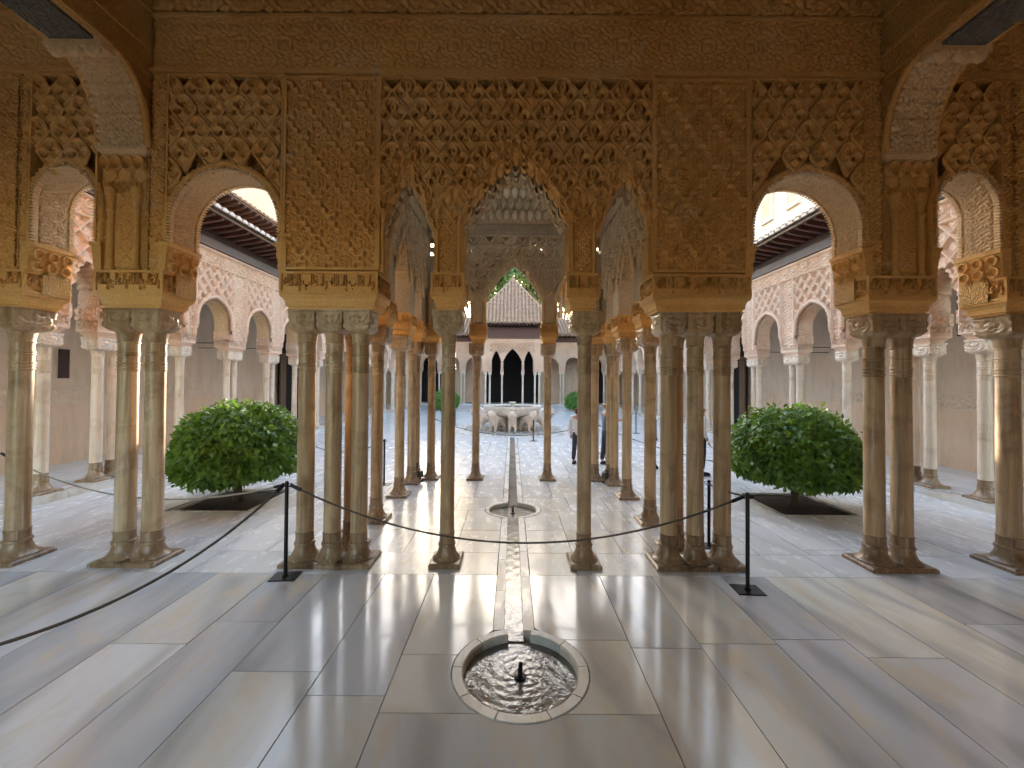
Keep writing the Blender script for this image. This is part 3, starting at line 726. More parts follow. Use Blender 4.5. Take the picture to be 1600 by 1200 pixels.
# central open-work spandrel: single lobed cells
SP = wp('spandrel', MB().box(-1.54, 1.54, 4.30, YF+.02, 5.50, 5.56).mesh('spandrel_back', m_goldf), A, OA)
ox, oz = half_curve(.70, 3.95, 4.80, 40); nx_, nz_ = half_curve(.36, 3.95, 4.70, 40)
def inside_arch(x, z, m=.0):
    hw = np.interp(z, oz, ox, left=.7, right=-1); hn = np.interp(z, nz_, nx_, left=.36, right=-1)
    return abs(x) < hw+m or abs(abs(x)-1.2375) < hn+m
for k in range(6):
    z = 5.36-k*.248
    for i in range(-5, 6):
        x = i*.35+(.175 if k % 2 == 0 else 0)
        if abs(x) > 1.6 or inside_arch(x, z-.02, -.02): continue
        if abs(x) > 1.5: o = link('lattice_cell', CELL_H, SP, (x, 4.345, z), None, (1 if x > 0 else -1, 1, 1))
        else: o = link('lattice_cell', CELL, SP, (x, 4.345, z), None, (1, rnd.uniform(.9, 1.12), 1))
mb = MB()
for s in (-1, 1): mb.box(*sorted((s*1.525, s*1.555)), 4.282, YF, 3.34, 5.56)
mb.box(-1.53, 1.53, 4.282, YF, 5.525, 5.56); wp('spandrel_frame', mb.mesh('spandrel_frame', m_gold), A, OA)
wp('spandrel_ground', MB().prism(outline(-1.57, 1.57, 3.90, 4.9, [arch_lobed(c, hw, 3.90, 3.96, zt, 6) for c, hw, zt in ((-1.2375, .315, 4.50), (0, .61, 4.66), (1.2375, .315, 4.50))]), 4.415, YF+.01, 'Y').mesh('spandrel_ground', m_goldf), A, OA)
# stalactite cells hanging round the three scalloped arches
def stalactites(parent, cx, hw, zs, zt, rows, mesh, y0, dy, w, h, hood=None):
    for k, (dh, dz, n) in enumerate(rows):
        x, z = half_curve(hw+dh, zs, zt+dz, n)
        for i in range(n+1):
            for s in ((-1, 1) if i < n else (1,)):
                sc_ = 1+.08*math.sin(i*2.1+k)
                link('stalactite_cell', hood if hood and (k == 0 or (i+k) % 3 == 0) else mesh, parent, (cx+s*x[i], y0+dy*k, z[i]+.02), (0, 0, 0), (w*sc_, w*1.1, h*(1+.15*((i+k) % 2))))
MQ = wp('stalactite_arch', MB().prism(arch_lobed(0, .69, 3.94, 3.95, 4.80, 9, .25)[1:-1]+list(reversed(MAIN[1:-1])), 4.335, 4.47, 'Y').mesh('arch_band', m_gold), A, OA)
stalactites(MQ, 0, .60, 3.96, 4.64, ((.085, .13, 10), (.045, .065, 9), (.0, .0, 8)), NICHE, 4.335, .03, .115, .17, HOOD)
stalactites(MQ, 0, .585, 3.94, 4.58, ((.0, .0, 7), (-.02, -.02, 8), (-.03, -.03, 7)), NICHE_G, 4.46, .09, .10, .15, HOOD_G)
for s in (-1, 1):
    cx = s*1.2375
    nq = wp('stalactite_arch', MB().prism([(cx+(x-cx)*1.13, 3.95+(z-3.95)*1.5 if z > 3.95 else z) for x, z in NAR(s)[1:-1]]+list(reversed(NAR(s)[1:-1])), 4.338, 4.47, 'Y').mesh('arch_band', m_gold), A, OA)
    stalactites(nq, cx, .3125, 3.86, 4.42, ((.035, .26, 8), (.015, .14, 7), (.0, .03, 6)), NICHE, 4.335, .03, .105, .16, HOOD)
    stalactites(nq, cx, .30, 3.84, 4.38, ((.0, .0, 5), (-.02, -.02, 5)), NICHE_G, 4.47, .12, .09, .14)
    # slim piers beside the main arch: carved strip between two colonnettes
    px = s*.76
    us, vs = lin(-.085, .085, .006), lin(3.34, 4.02, .006)
    wp('pier_panel', grid_mesh('pier_panel', us, vs, lambda U, V: (U+px, 4.325-.03*ogee(U, V, .17, .24), V), m_gold), A, OA)
    pb = wp('pier_block', MB().box(px-.16, px+.16, 4.328, YF+.01, 3.31, 4.06).mesh('pier_block', m_gold), A, OA)
    for e in (-1, 1):
        mb = MB(); mb.lathe([(.032, 3.312), (.032, 3.335), (.022, 3.35), (.021, 3.86), (.03, 3.87), (.024, 3.88), (.027, 3.93), (.038, 3.98), (.038, 4.03)], 12, (px+e*.125, 4.312, 0)); wp('colonnette', mb.mesh('colonnette', m_gold, 40), A, OA)
    # hanging hood above the slim pier
    for i, (dx, dz) in enumerate(((0, .20), (-.085, .10), (.085, .10), (-.13, .0), (.13, .0), (0, .06))):
        link('stalactite_cell', NICHE, pb, (px+dx, 4.335, 4.10+dz), None, (.10, .11, .17))
    mb = MB(); mb.lathe([(.032, 3.312), (.032, 3.335), (.022, 3.35), (.021, 3.86), (.03, 3.87), (.024, 3.88), (.027, 3.93), (.038, 3.98), (.038, 4.03)], 12, (s*1.50, 4.32, 0)); wp('colonnette', mb.mesh('colonnette', m_gold, 40), A, OA)
# round side arches: rope archivolt, carved intrados, corbels
def archivolt(parent, off, cx, r, zc, zb, y, k=1.0, mat=m_gold, rad=.045, plane='Y', n=64):
    pts = []; rr = []
    L = max(0, zc-zb); m = max(2, int(L/.03))
    P = [(-r, zb+L*i/m) for i in range(m)]+[(-r*math.cos(PI*i/n), zc+r*k*math.sin(PI*i/n)+.03*math.exp(-((i-n/2)/1.6)**2)) for i in range(n+1)]+[(r, zc-L*i/m) for i in range(1, m+1)]
    mb = MB(); mb.tube([((cx+a, y, z) if plane == 'Y' else (y, cx+a, z)) for a, z in P], [rad*(1.06 if i % 2 else .62) for i in range(len(P))], 8, up=(0, 1, 0) if plane == 'Y' else (1, 0, 0))
    return wp('archivolt', mb.mesh('archivolt', mat, True), parent, off)
def intrados(parent, off, cx, r, zc, zb, y0, y1, k, mat=m_gold, plane='Y', d=.022, f=11.0):
    L = max(.001, zc-zb); arc = PI*r; us = lin(0, 2*L+arc, .010); vs = lin(y0, y1, .0105)
    def P(U, V):
        a = np.clip((U-L)/r, 0, PI); e = np.minimum(V-y0, y1-V)
        h = np.where(e < .045, .5+.5*np.sin(U*2*PI/.035), foliage(U*f, V*f))
        h = np.where((e > .045) & (e < .06), .0, h)
        rr = r-.004-d*h
        x = -rr*np.cos(a); z = zc+rr*k*np.sin(a)-np.where(U < L, L-U, 0)-np.where(U > L+arc, U-L-arc, 0)
        return (cx+x, V, z) if plane == 'Y' else (V, cx+x, z)
    return wp('intrados', grid_mesh('intrados', us, vs, P, mat), parent, off)
def dentils(parent, off, cx, r, zc, zb, k, y0, y1):
    mb = MB(); L = zc-zb; n = int((PI*r+2*L)/.034)
    for i in range(n):
        u = (i+.5)/n*(PI*r+2*L); a = min(max((u-L)/r, 0), PI)
        x = -math.cos(a); z = zc+r*k*math.sin(a)-(L-u if u < L else 0)-(u-L-PI*r if u > L+PI*r else 0)
        T = Matrix.Translation((cx+x*(r-.012), 0, z-.012*math.sin(a))) @ Matrix.Rotation(a-PI, 4, 'Y')
        b = MB().box(-.016, .016, y0, y1, -.0085, .0085); mb.merge(b, T)
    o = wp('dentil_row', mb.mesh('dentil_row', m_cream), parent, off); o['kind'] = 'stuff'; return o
def corbel(parent, off, xe, s, y0, y1, z0=3.31, z1=3.63, mat=m_gold, niche=HOOD):
    mb = MB(); rect = []
    for d, z in ((.012, z0), (.02, z0+.03), (.03, z0+.14), (.035, z1-.14), (.05, z1-.05), (.065, z1-.045), (.07, z1)):
        a, b = sorted((xe-s*.06, xe+s*d)); rect.append((a, b, y0-d*.25, y1+d*.25, z))
    mb.loft(rect); c = wp('corbel', mb.mesh('corbel', mat), parent, off)
    for j, z in enumerate((z0+.07, z0+.20)):
        for i in range(3):
            link('stalactite_cell', niche, c, (xe+s*(.018+.014*j), y0+(y1-y0)*(i+.5)/3, z), (0, 0, R(90)*s), ((y1-y0)/3*.86, .07, .12))
    return c
for s in (-1, 1):
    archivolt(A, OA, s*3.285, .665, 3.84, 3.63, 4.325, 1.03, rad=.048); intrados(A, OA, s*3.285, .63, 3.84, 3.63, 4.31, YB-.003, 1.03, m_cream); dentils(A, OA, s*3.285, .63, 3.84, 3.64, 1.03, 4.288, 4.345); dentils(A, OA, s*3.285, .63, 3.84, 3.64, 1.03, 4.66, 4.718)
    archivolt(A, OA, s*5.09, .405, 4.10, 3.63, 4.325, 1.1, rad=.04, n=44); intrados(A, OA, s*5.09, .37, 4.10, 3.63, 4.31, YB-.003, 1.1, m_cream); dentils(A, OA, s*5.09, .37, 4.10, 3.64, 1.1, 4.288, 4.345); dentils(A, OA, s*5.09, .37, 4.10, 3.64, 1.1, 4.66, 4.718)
    archivolt(A, OA, s*6.40, .455, 4.05, 3.63, 4.325, 1.1, rad=.04, n=44)
    wp('arch_backing', MB().prism([(s*3.285-.655, 3.66)]+[(s*3.285-.64*math.cos(PI*i/24), 3.84+.64*1.03*math.sin(PI*i/24)) for i in range(25)]+[(s*3.285+.655, 3.66), (s*3.285+.655, 4.78), (s*3.285-.655, 4.78)], 4.408, YF+.01, 'Y').mesh('arch_backing', m_goldf), A, OA)
    wp('arch_backing', MB().prism([(s*5.09-.388, 3.66)]+[(s*5.09-.38*math.cos(PI*i/20), 4.10+.38*1.1*math.sin(PI*i/20)) for i in range(21)]+[(s*5.09+.388, 3.66), (s*5.09+.388, 4.72), (s*5.09-.388, 4.72)], 4.408, YF+.01, 'Y').mesh('arch_backing', m_goldf), A, OA)
    corbel(A, OA, s*2.63, s, 4.29, 4.71); corbel(A, OA, s*3.94, -s, 4.29, 4.71); corbel(A, OA, s*4.70, s, 4.29, 4.71); corbel(A, OA, s*5.48, -s, 4.29, 4.71)
    sp = wp('spandrel', MB().box(*sorted((s*2.62, s*3.95)), 4.30, YF+.01, 5.50, 5.56).mesh('spandrel_back', m_goldf), A, OA)
    for k in range(7):
        z = 5.38-k*.24
        for i in range(-3, 4):
            dx = i*.31+(.155 if k % 2 else 0)
            if abs(dx) > .65 or (z-.04 < 3.84+.75 and math.hypot(dx, z-3.84) < .70): continue
            if abs(dx) > .6: link('lattice_cell', CELL_SH, sp, (s*3.285+dx, 4.345, z), None, (1 if dx > 0 else -1, 1, 1))
            else: link('lattice_cell', CELL_S, sp, (s*3.285+dx, 4.345, z), None, (1, rnd.uniform(.9, 1.12), 1))
    frame(A, OA, *sorted((s*2.625, s*3.94)), 3.66, 5.545, 4.286, YF, .022, bottom=False)
    sp = wp('spandrel', MB().box(*sorted((s*4.70, s*5.49)), 4.30, YF+.01, 5.50, 5.56).mesh('spandrel_back', m_goldf), A, OA)
    for k in range(5):
        z = 5.36-k*.24
        for i in range(-2, 3):
            dx = i*.31+(.155 if k % 2 else 0)
            if abs(dx) > .33 or (z < 4.7 and math.hypot(dx, z-4.1) < .44): continue
            link('lattice_cell', CELL_S, sp, (s*5.09+dx, 4.345, z))
    frame(A, OA, *sorted((s*4.705, s*5.48)), 3.66, 5.545, 4.286, YF, .022, bottom=False)
    # carved strips on the piers
    for a, b in ((3.955, 4.13), (5.50, 5.60), (5.62, 5.94), (6.86, 7.54)):
        x0, x1 = sorted((s*a, s*b)); us, vs = lin(x0+.01, x1-.01, .009), lin(3.34, 5.53, .009)
        wp('carved_strip', grid_mesh('carved_strip', us, vs, lambda U, V: (U, 4.322-.03*foliage((U-x0)*8, V*8), V), m_gold), A, OA)
        wp('pier_block', MB().box(x0, x1, 4.324, YF+.01, 3.31, 5.56).mesh('pier_block', m_gold), A, OA)
# friezes above
def frieze(x0, x1):
    us, vs = lin(x0, x1, .012), lin(5.62, 6.20, .012)
    def P(U, V):
        a = (U/.48-np.floor(U/.48)-.5)*.48; b = V-5.90; r = np.hypot(a, b); th = np.arctan2(b, a)
        st = np.maximum(np.abs(a)+np.abs(b)-.02, 1.35*np.maximum(np.abs(a), np.abs(b)))
        h = .9*sm(.012-np.abs(st-.11), .012)+.7*sm(.055*(.7+.3*np.cos(8*th))-r, .02)+.7*foliage(U*6, V*6)*sm(st-.13, .02)
        return U, 4.316-.03*h, V
    return wp('frieze', grid_mesh('frieze', us, vs, P, m_gold), A, OA)
frieze(-4.12, 4.12)
for s in (-1, 1): frieze(*sorted((s*4.71, s*8.6)))
mb = MB()
for z, h, d in ((5.585, .025, .0), (5.61, .012, .015), (6.225, .02, .01), (6.25, .014, .035)): mb.box(-8.65, 8.65, 4.28+d, YF+.01, z-h, z+h)
wp('cornice', mb.mesh('cornice', m_gold), A, OA)
us, vs = lin(-4.12, 4.12, .014), lin(6.28, 6.78, .014)
wp('frieze', grid_mesh('frieze', us, vs, lambda U, V: (U, 4.322-.035*foliage(U*4, V*4), V), m_gold), A, OA)

# ------------------------------------------------------------------ bracketed beams that run from the arcade towards the camera
for s, side in ((-1, 'left'), (1, 'right')):
    T = empty('bracketed_beam', (s*4.415, 2.0, 0)); OT = (s*4.415, 2.0, 0)
    tag(T, f'stucco beam on a curved stalactite bracket above the {side} column pair', 'beam', 'bracketed beams over the gallery')
    x0, x1 = sorted((s*4.14, s*4.69))
    arc = [(3.88+.40*math.cos(a), 4.70+.79*math.sin(a)) for a in np.linspace(0, PI/2, 18)]
    wp('beam_core', MB().prism([(4.452, 4.70)]+arc+[(-3.4, 5.50), (-3.4, 6.79), (4.452, 6.79)], x0, x1, 'X').mesh('beam_core', m_goldf), T, OT)
    # carved soffit of the bracket
    us, vs = np.linspace(0, 1, 90), lin(x0+.015, x1-.015, .01)
    def P(U, V):
        a = U*PI/2; e = np.minimum(V-x0, x1-V); h = np.where(e < .05, .5+.5*np.sin(U*95), foliage(U*9, V*7)); k = .006+.028*h+.02*((U*7) % 1)
        return V, 3.88+(.40-k)*np.cos(a), 4.70+(.79-k)*np.sin(a)
    wp('bracket_soffit', grid_mesh('bracket_soffit', us, vs, P, m_cream), T, OT)
    for xe in (x0, x1):
        mb = MB(); mb.tube([(xe, p, q) for p, q in arc], [.04 if i % 2 else .03 for i in range(len(arc))], 8, up=(1, 0, 0)); wp('archivolt', mb.mesh('bracket_edge', m_gold, True), T, OT)
    kb = wp('bracket_end', MB().box(x0-.01, x1+.01, 3.76, 3.90, 5.40, 5.52).mesh('bracket_end', m_cream), T, OT)
    for i in range(3): link('stalactite_cell', NICHE_C, kb, (x0+(i+.5)*.183, 3.80, 5.38), None, (.16, .12, .15))
    wp('soffit_board', MB().box(x0+.06, x1-.06, -3.3, 3.76, 5.46, 5.499).mesh('soffit_board', m_soffit), T, OT)
    mb = MB()
    for xe in (x0, x1):
        for z in (5.52, 5.80, 6.24): mb.box(xe-.018, xe+.018, -3.3, 4.27, z-.018, z+.018)
    wp('beam_moulding', mb.mesh('beam_moulding', m_gold), T, OT)
    # pilaster below: impost, stalactites, colonnettes
    mb = MB(); mb.loft([(x0+i, x1-i, 4.27+i, 4.46, z) for i, z in ((.03, 4.60), (.02, 4.63), (-.012, 4.665), (-.014, 4.70))]); wp('impost', mb.mesh('pilaster_impost', m_cream), T, OT)
    pb = wp('pilaster', MB().box(x0+.01, x1-.01, 4.322, 4.465, 3.312, 4.61).mesh('pilaster', m_goldf), T, OT)
    for j, (z, n, w_) in enumerate(((4.52, 4, .14), (4.40, 3, .15), (4.28, 4, .11))):
        for i in range(n): link('stalactite_cell', HOOD if j != 1 else NICHE, pb, (x0+.02+(i+.5)*(x1-x0-.04)/n, 4.32+.012*j, z), None, (w_, .13-.03*j, .17))
    for xe in (x0+.13, x1-.13):
        mb = MB(); mb.lathe([(.05, 3.315), (.05, 3.35), (.034, 3.37), (.032, 3.98), (.045, 4.0), (.036, 4.02), (.04, 4.1), (.06, 4.18), (.06, 4.24)], 14, (xe, 4.31, 0)); wp('colonnette', mb.mesh('pilaster_colonnette', m_gold, 40), T, OT)
    us, vs = lin((x0+x1)/2-.1, (x0+x1)/2+.1, .009), lin(3.36, 4.2, .009)
    wp('carved_strip', grid_mesh('carved_strip', us, vs, lambda U, V: (U, 4.319-.016*ogee(U, V, .16, .2), V), m_gold), T, OT)
tag(link('gallery_ceiling', MB().box(-9, 9, -3.5, 4.40, 6.78, 6.95).mesh('gallery_ceiling', m_woodbrown)), kind='structure')
tag(link('hall_wall', MB().prism(outline(-9, 9, 0, 6.9, [arch_round(-4.6, 1.9, 0, 2.7)]), -3.0, -2.6, 'Y').mesh('hall_wall', m_plaster)), kind='structure')  # unseen arched opening, added to let sky light in from the left
for s, nm in ((-1, 'gallery_wall_left'), (1, 'gallery_wall_right')):
    tag(link(nm, MB().box(*sorted((s*8.55, s*8.8)), -3.5, 4.30, 0, 6.9).mesh(nm, m_plaster)), kind='structure')

# ------------------------------------------------------------------ front columns
GF_ = 'columns of the front arcade'
for s, sd_ in ((-1, 'left'), (1, 'right')):
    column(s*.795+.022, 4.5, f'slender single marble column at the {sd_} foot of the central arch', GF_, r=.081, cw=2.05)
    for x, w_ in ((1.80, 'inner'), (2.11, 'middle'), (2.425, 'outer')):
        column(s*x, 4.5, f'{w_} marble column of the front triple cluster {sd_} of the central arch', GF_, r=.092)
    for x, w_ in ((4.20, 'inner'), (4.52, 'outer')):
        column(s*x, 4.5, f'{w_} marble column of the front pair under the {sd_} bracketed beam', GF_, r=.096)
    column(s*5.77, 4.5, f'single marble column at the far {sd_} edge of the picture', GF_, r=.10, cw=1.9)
# ------------------------------------------------------------------ pavilion behind the arcade
def xmap(P): return P
for s, sd_ in ((-1, 'left'), (1, 'right')):
    W = empty('pavilion_wall', (s*2.05, 6.5, 0)); OW = (s*2.05, 6.5, 0)
    tag(W, f'{sd_} side wall of the pavilion with three scalloped arches seen at a slant', 'wall', 'walls of the near pavilion')
    xi, xo = 1.87, 2.23; x0, x1 = sorted((s*xi, s*xo))
    ops = [arch_lobed(5.335, .305, 3.06, 3.86, 4.42, 5), arch_lobed(6.435, .435, 3.06, 3.92, 4.62, 6), arch_lobed(7.5, .27, 3.06, 3.86, 4.40, 5)]
    wp('wall_core', MB().prism(outline(4.712, 8.50, 3.06, 7.3, ops), x0, x1, 'X').mesh('pavilion_core', m_greyf), W, OW)
    us, vs = lin(4.72, 8.1, .012), lin(4.02, 5.16, .012)
    def mask(U, V):
        m = np.ones_like(U, bool)
        for c, hw, zs, zt in ((5.335, .33, 3.86, 4.50), (6.435, .46, 3.92, 4.70), (7.5, .30, 3.86, 4.48)):
            hx, hz = half_curve(hw, zs, zt, 30); m &= ~(np.abs(U-c) < np.interp(V, hz, hx, left=hw, right=-1))
        return m
    wp('lattice_panel', grid_mesh('lattice_panel', us, vs, lambda U, V: (s*(xi-.004-.045*ogee(U-6.435, V, .34, .47)), U, V), m_grey, mask), W, OW)
    for c, hw, zs, zt, n in ((5.335, .305, 3.86, 4.42, 7), (6.435, .435, 3.92, 4.62, 9), (7.5, .27, 3.86, 4.40, 6)):
        q = wp('stalactite_arch', MB().prism([(c+(u-c)*1.1, 3.9+(z-3.9)*1.16) for u, z in arch_lobed(c, hw, 3.9, 3.92, zt, 6)[1:-1]]+list(reversed(arch_lobed(c, hw, 3.9, 3.92, zt, 6)[1:-1])), *sorted((s*(xi-.03), s*(xi+.01))), 'X').mesh('arch_band', m_grey), W, OW)
        for dh, dz in ((.03, .06), (0, 0)):
            hx, hz = half_curve(hw+dh, zs, zt+dz, n)
            for i in range(n+1):
                for e in ((-1, 1) if i < n else (1,)): link('stalactite_cell', NICHE_G, q, (s*(xi-.015+(.05 if dh == 0 else 0)), c+e*hx[i], hz[i]), (0, 0, -s*R(90)), (.095, .10, .15))
    for z0, z1, d in ((5.17, 5.20, .05), (5.20, 5.44, .025), (5.44, 5.48, .06), (5.48, 5.75, .12), (5.75, 6.0, .22), (6.0, 6.3, .33)):
        wp('cornice', MB().box(*sorted((s*(xi-d), s*(xi+.05))), 4.73, 8.1, z0+.001, z1).mesh('pavilion_cornice', m_greyf if z1 != 5.44 else m_grey), W, OW)
    for a, b, n in ((4.74, 5.03, 1), (5.64, 6.0, 1), (6.87, 7.23, 1), (7.77, 8.12, 1)):
        impost(W, OW, x0-.02, x1+.02, a, b); bd = wp('inscription_band', MB().box(x0-.025, x1+.025, a-.008, b+.008, 3.062, 3.31).mesh('inscription_band', m_gold), W, OW)
        link('inscription', TXT_GOLD, bd, (s*(xi-.03), (a+b)/2, 3.186), (0, 0, R(-90) if s > 0 else R(90)), ((b-a)*.86, .05, .17)); link('inscription', TXT_GOLD, bd, ((x0+x1)/2, a-.012, 3.186), None, (.34, .05, .17))
    gp = 'columns of the near pavilion'
    column(s*2.04, 4.86, f'marble column standing right behind the front triple cluster on the {sd_}', gp, r=.088)
    column(s*2.06, 5.82, f'first single column of the {sd_} pavilion side, behind the triple cluster', gp, r=.085, cw=2.0)
    column(s*2.08, 7.06, f'second single column of the {sd_} pavilion side, on a flared base', gp, r=.085, cw=2.0)
    column(s*2.09, 7.95, f'near column of the pavilion corner cluster at the far {sd_}', gp, r=.082)
    column(s*2.09, 8.30, f'outermost corner column of the pavilion cluster at the far {sd_}', gp, r=.082)
    column(s*1.76, 8.30, f'inner column of the pavilion corner cluster at the far {sd_}', gp, r=.082)
    column(s*.77-.03, 8.30, f'slender column {sd_} of the lion fountain view in the pavilion front', gp, r=.079, cw=2.0)
W = empty('pavilion_wall', (0, 8.3, 0)); OW = (0, 8.3, 0)
tag(W, 'pavilion end wall with pierced lozenge lattice seen through the central arch', 'wall', 'walls of the near pavilion')
ops = [arch_lobed(s*c, hw, 3.06, zs, zt, 6) for s, c, hw, zs, zt in ((-1, 1.2375, .3125, 3.86, 4.42), (1, 0, .60, 3.86, 4.60), (1, 1.2375, .3125, 3.86, 4.42))]
wp('wall_core', MB().prism(outline(-1.868, 1.868, 3.06, 4.70, ops), 8.18, 8.48, 'Y').mesh('pavilion_end_core', m_greyf), W, OW)
wp('upper_wall', MB().box(-1.868, 1.868, 8.14, 8.48, 5.17, 7.3).mesh('pavilion_upper', m_greyf), W, OW)
rs = np.random.RandomState(4); hol = rs.rand(8, 62) < .16
us, vs = np.linspace(-1.868, 1.868, 63), np.linspace(4.69, 5.18, 9)
wp('pierced_sheet', grid_mesh('pierced_sheet', us, vs, lambda U, V: (U, 0*U+8.28, V), m_greyf, lambda U, V: ~hol), W, OW)
SPG = wp('spandrel', MB().box(-1.86, 1.86, 8.09, 8.2, 5.165, 5.195).mesh('spandrel_rail', m_grey), W, OW)
ox2, oz2 = half_curve(.68, 3.85, 4.74, 40); nx2, nz2 = half_curve(.36, 3.86, 4.56, 40)
for k in range(5):
    z = 5.02-k*.235
    for i in range(-5, 6):
        x = i*.345+(.1725 if k % 2 else 0)
        if abs(x) > 1.72: continue
        if abs(x) < np.interp(z-.03, oz2, ox2, left=.68, right=-1) or abs(abs(x)-1.2375) < np.interp(z-.03, nz2, nx2, left=.36, right=-1): continue
        link('lattice_cell', CELL_G, SPG, (x, 8.13, z))
for c, hw, zs, zt, n in ((0, .60, 3.86, 4.60, 12), (-1.2375, .3125, 3.86, 4.42, 7), (1.2375, .3125, 3.86, 4.42, 7)):
    q = wp('stalactite_arch', MB().prism([(c+(u-c)*1.1, 3.9+(z-3.9)*1.16) for u, z in arch_lobed(c, hw, 3.9, 3.92, zt, 6)[1:-1]]+list(reversed(arch_lobed(c, hw, 3.9, 3.92, zt, 6)[1:-1])), 8.11, 8.15, 'Y').mesh('arch_band', m_grey), W, OW)
    for dh, dz in ((.05, .08), (0, 0)):
        hx, hz = half_curve(hw+dh, zs, zt+dz, n)
        for i in range(n+1):
            for e in ((-1, 1) if i < n else (1,)): link('stalactite_cell', NICHE_G, q, (c+e*hx[i], 8.12+(.05 if dh == 0 else 0), hz[i]), None, (.095, .10, .15))
fz = wp('frieze', MB().box(-1.86, 1.86, 8.105, 8.145, 5.215, 5.43).mesh('pavilion_frieze', m_greyf), W, OW)
for i in range(-2, 3): link('inscription', TXT_GREY, fz, (i*.74, 8.10, 5.32), None, (.70, .02, .16))
CO = wp('cornice', MB().loft([(-1.86, 1.86, 8.06, 8.15, 5.43), (-1.86, 1.86, 8.06, 8.15, 5.47), (-1.86, 1.86, 8.0, 8.15, 5.62), (-1.86, 1.86, 7.55, 8.15, 6.75), (-1.86, 1.86, 7.5, 8.15, 7.2)]).mesh('pavilion_cornice', m_grey), W, OW)
for j in range(6):
    n = 17 if j % 2 == 0 else 16; w_ = 2.8/17
    for i in range(n):
        x = (i-(n-1)/2)*w_
        if j == 4 and abs(x) < .2: continue
        link('stalactite_cell', HOOD_G if j % 2 else NICHE_G, CO, (x, 8.02-.085*j, 5.56+.20*j), None, (w_*.95, .17, .24))
wn = wp('window_niche', MB().box(-.16, .16, 7.62, 7.72, 6.22, 6.36).mesh('niche_sill', m_grey), W, OW)
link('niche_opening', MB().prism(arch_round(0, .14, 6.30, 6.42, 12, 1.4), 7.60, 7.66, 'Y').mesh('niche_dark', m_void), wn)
for a, b in ((-.93, -.59), (.59, .93), (-2.24, -1.55), (1.55, 2.24)):
    impost(W, OW, a, b, 8.12, 8.50, mat=m_gold); band(W, OW, a-.008, b+.008, 8.105, 8.505, 3.062, 3.31, TXT_GOLD)
    c = (a+b)/2; c = c if abs(c) < 1 else math.copysign(1.66, c)
    for e in (-1, 1):
        mb = MB(); mb.lathe([(.03, 3.312), (.021, 3.35), (.02, 3.80), (.034, 3.9), (.034, 3.95)], 10, (c+e*.13, 8.125, 0)); wp('colonnette', mb.mesh('colonnette_grey', m_gold, 40), W, OW)
    us, vs = lin(c-.1, c+.1, .012), lin(3.34, 4.0, .012)
    wp('pier_panel', grid_mesh('pier_panel', us, vs, lambda U, V: (U, 8.125-.02*ogee(U-c, V, .17, .24), V), m_grey), W, OW)
tag(link('pavilion_ceiling', MB().box(-2.3, 2.3, 4.72, 8.5, 7.30, 7.45).mesh('pavilion_ceiling', m_woodbrown)), kind='structure')

# ------------------------------------------------------------------ clay tile rows, corbels
def tile_row_mesh(L, r=.085, mat=m_tile, n=6, step=.42):
    """barrel tiles laid up a slope along +X (local), overlapping every step"""
    mb = MB(); k = max(1, int(round(L/step)))
    for j in range(k):
        a, b = L*j/k, L*(j+1)/k+.03; v = []
        for x, rr, dz in ((a, r*1.08, .012), (b, r*.9, 0.0)):
            for i in range(n+1):
                an = PI*i/n; v.append((x, rr*math.cos(an), dz+rr*math.sin(an)))
        m = n+1; fs = [(i, i+1, m+i+1, m+i) for i in range(n)]+[tuple(range(m))]
        mb.add(v, fs)
    return mb.mesh('roof_tile', mat, 50)
def half_disc(r=.088):
    mb = MB(); mb.prism([(r*math.cos(PI*i/8), r*math.sin(PI*i/8)) for i in range(9)], -.012, .03, 'X'); return mb.mesh('mortar_plug', m_mortar)
PLUG = half_disc()
CORB = MB().prism([(0, 0), (.12, -.05), (.62, .03), (.74, .055), (.80, .10), (.80, .15), (0, .10)], -.045, .045, 'Y').mesh('eave_corbel', m_woodred)
TILE_G = tile_row_mesh(2.5); TILE_U = tile_row_mesh(1.2)

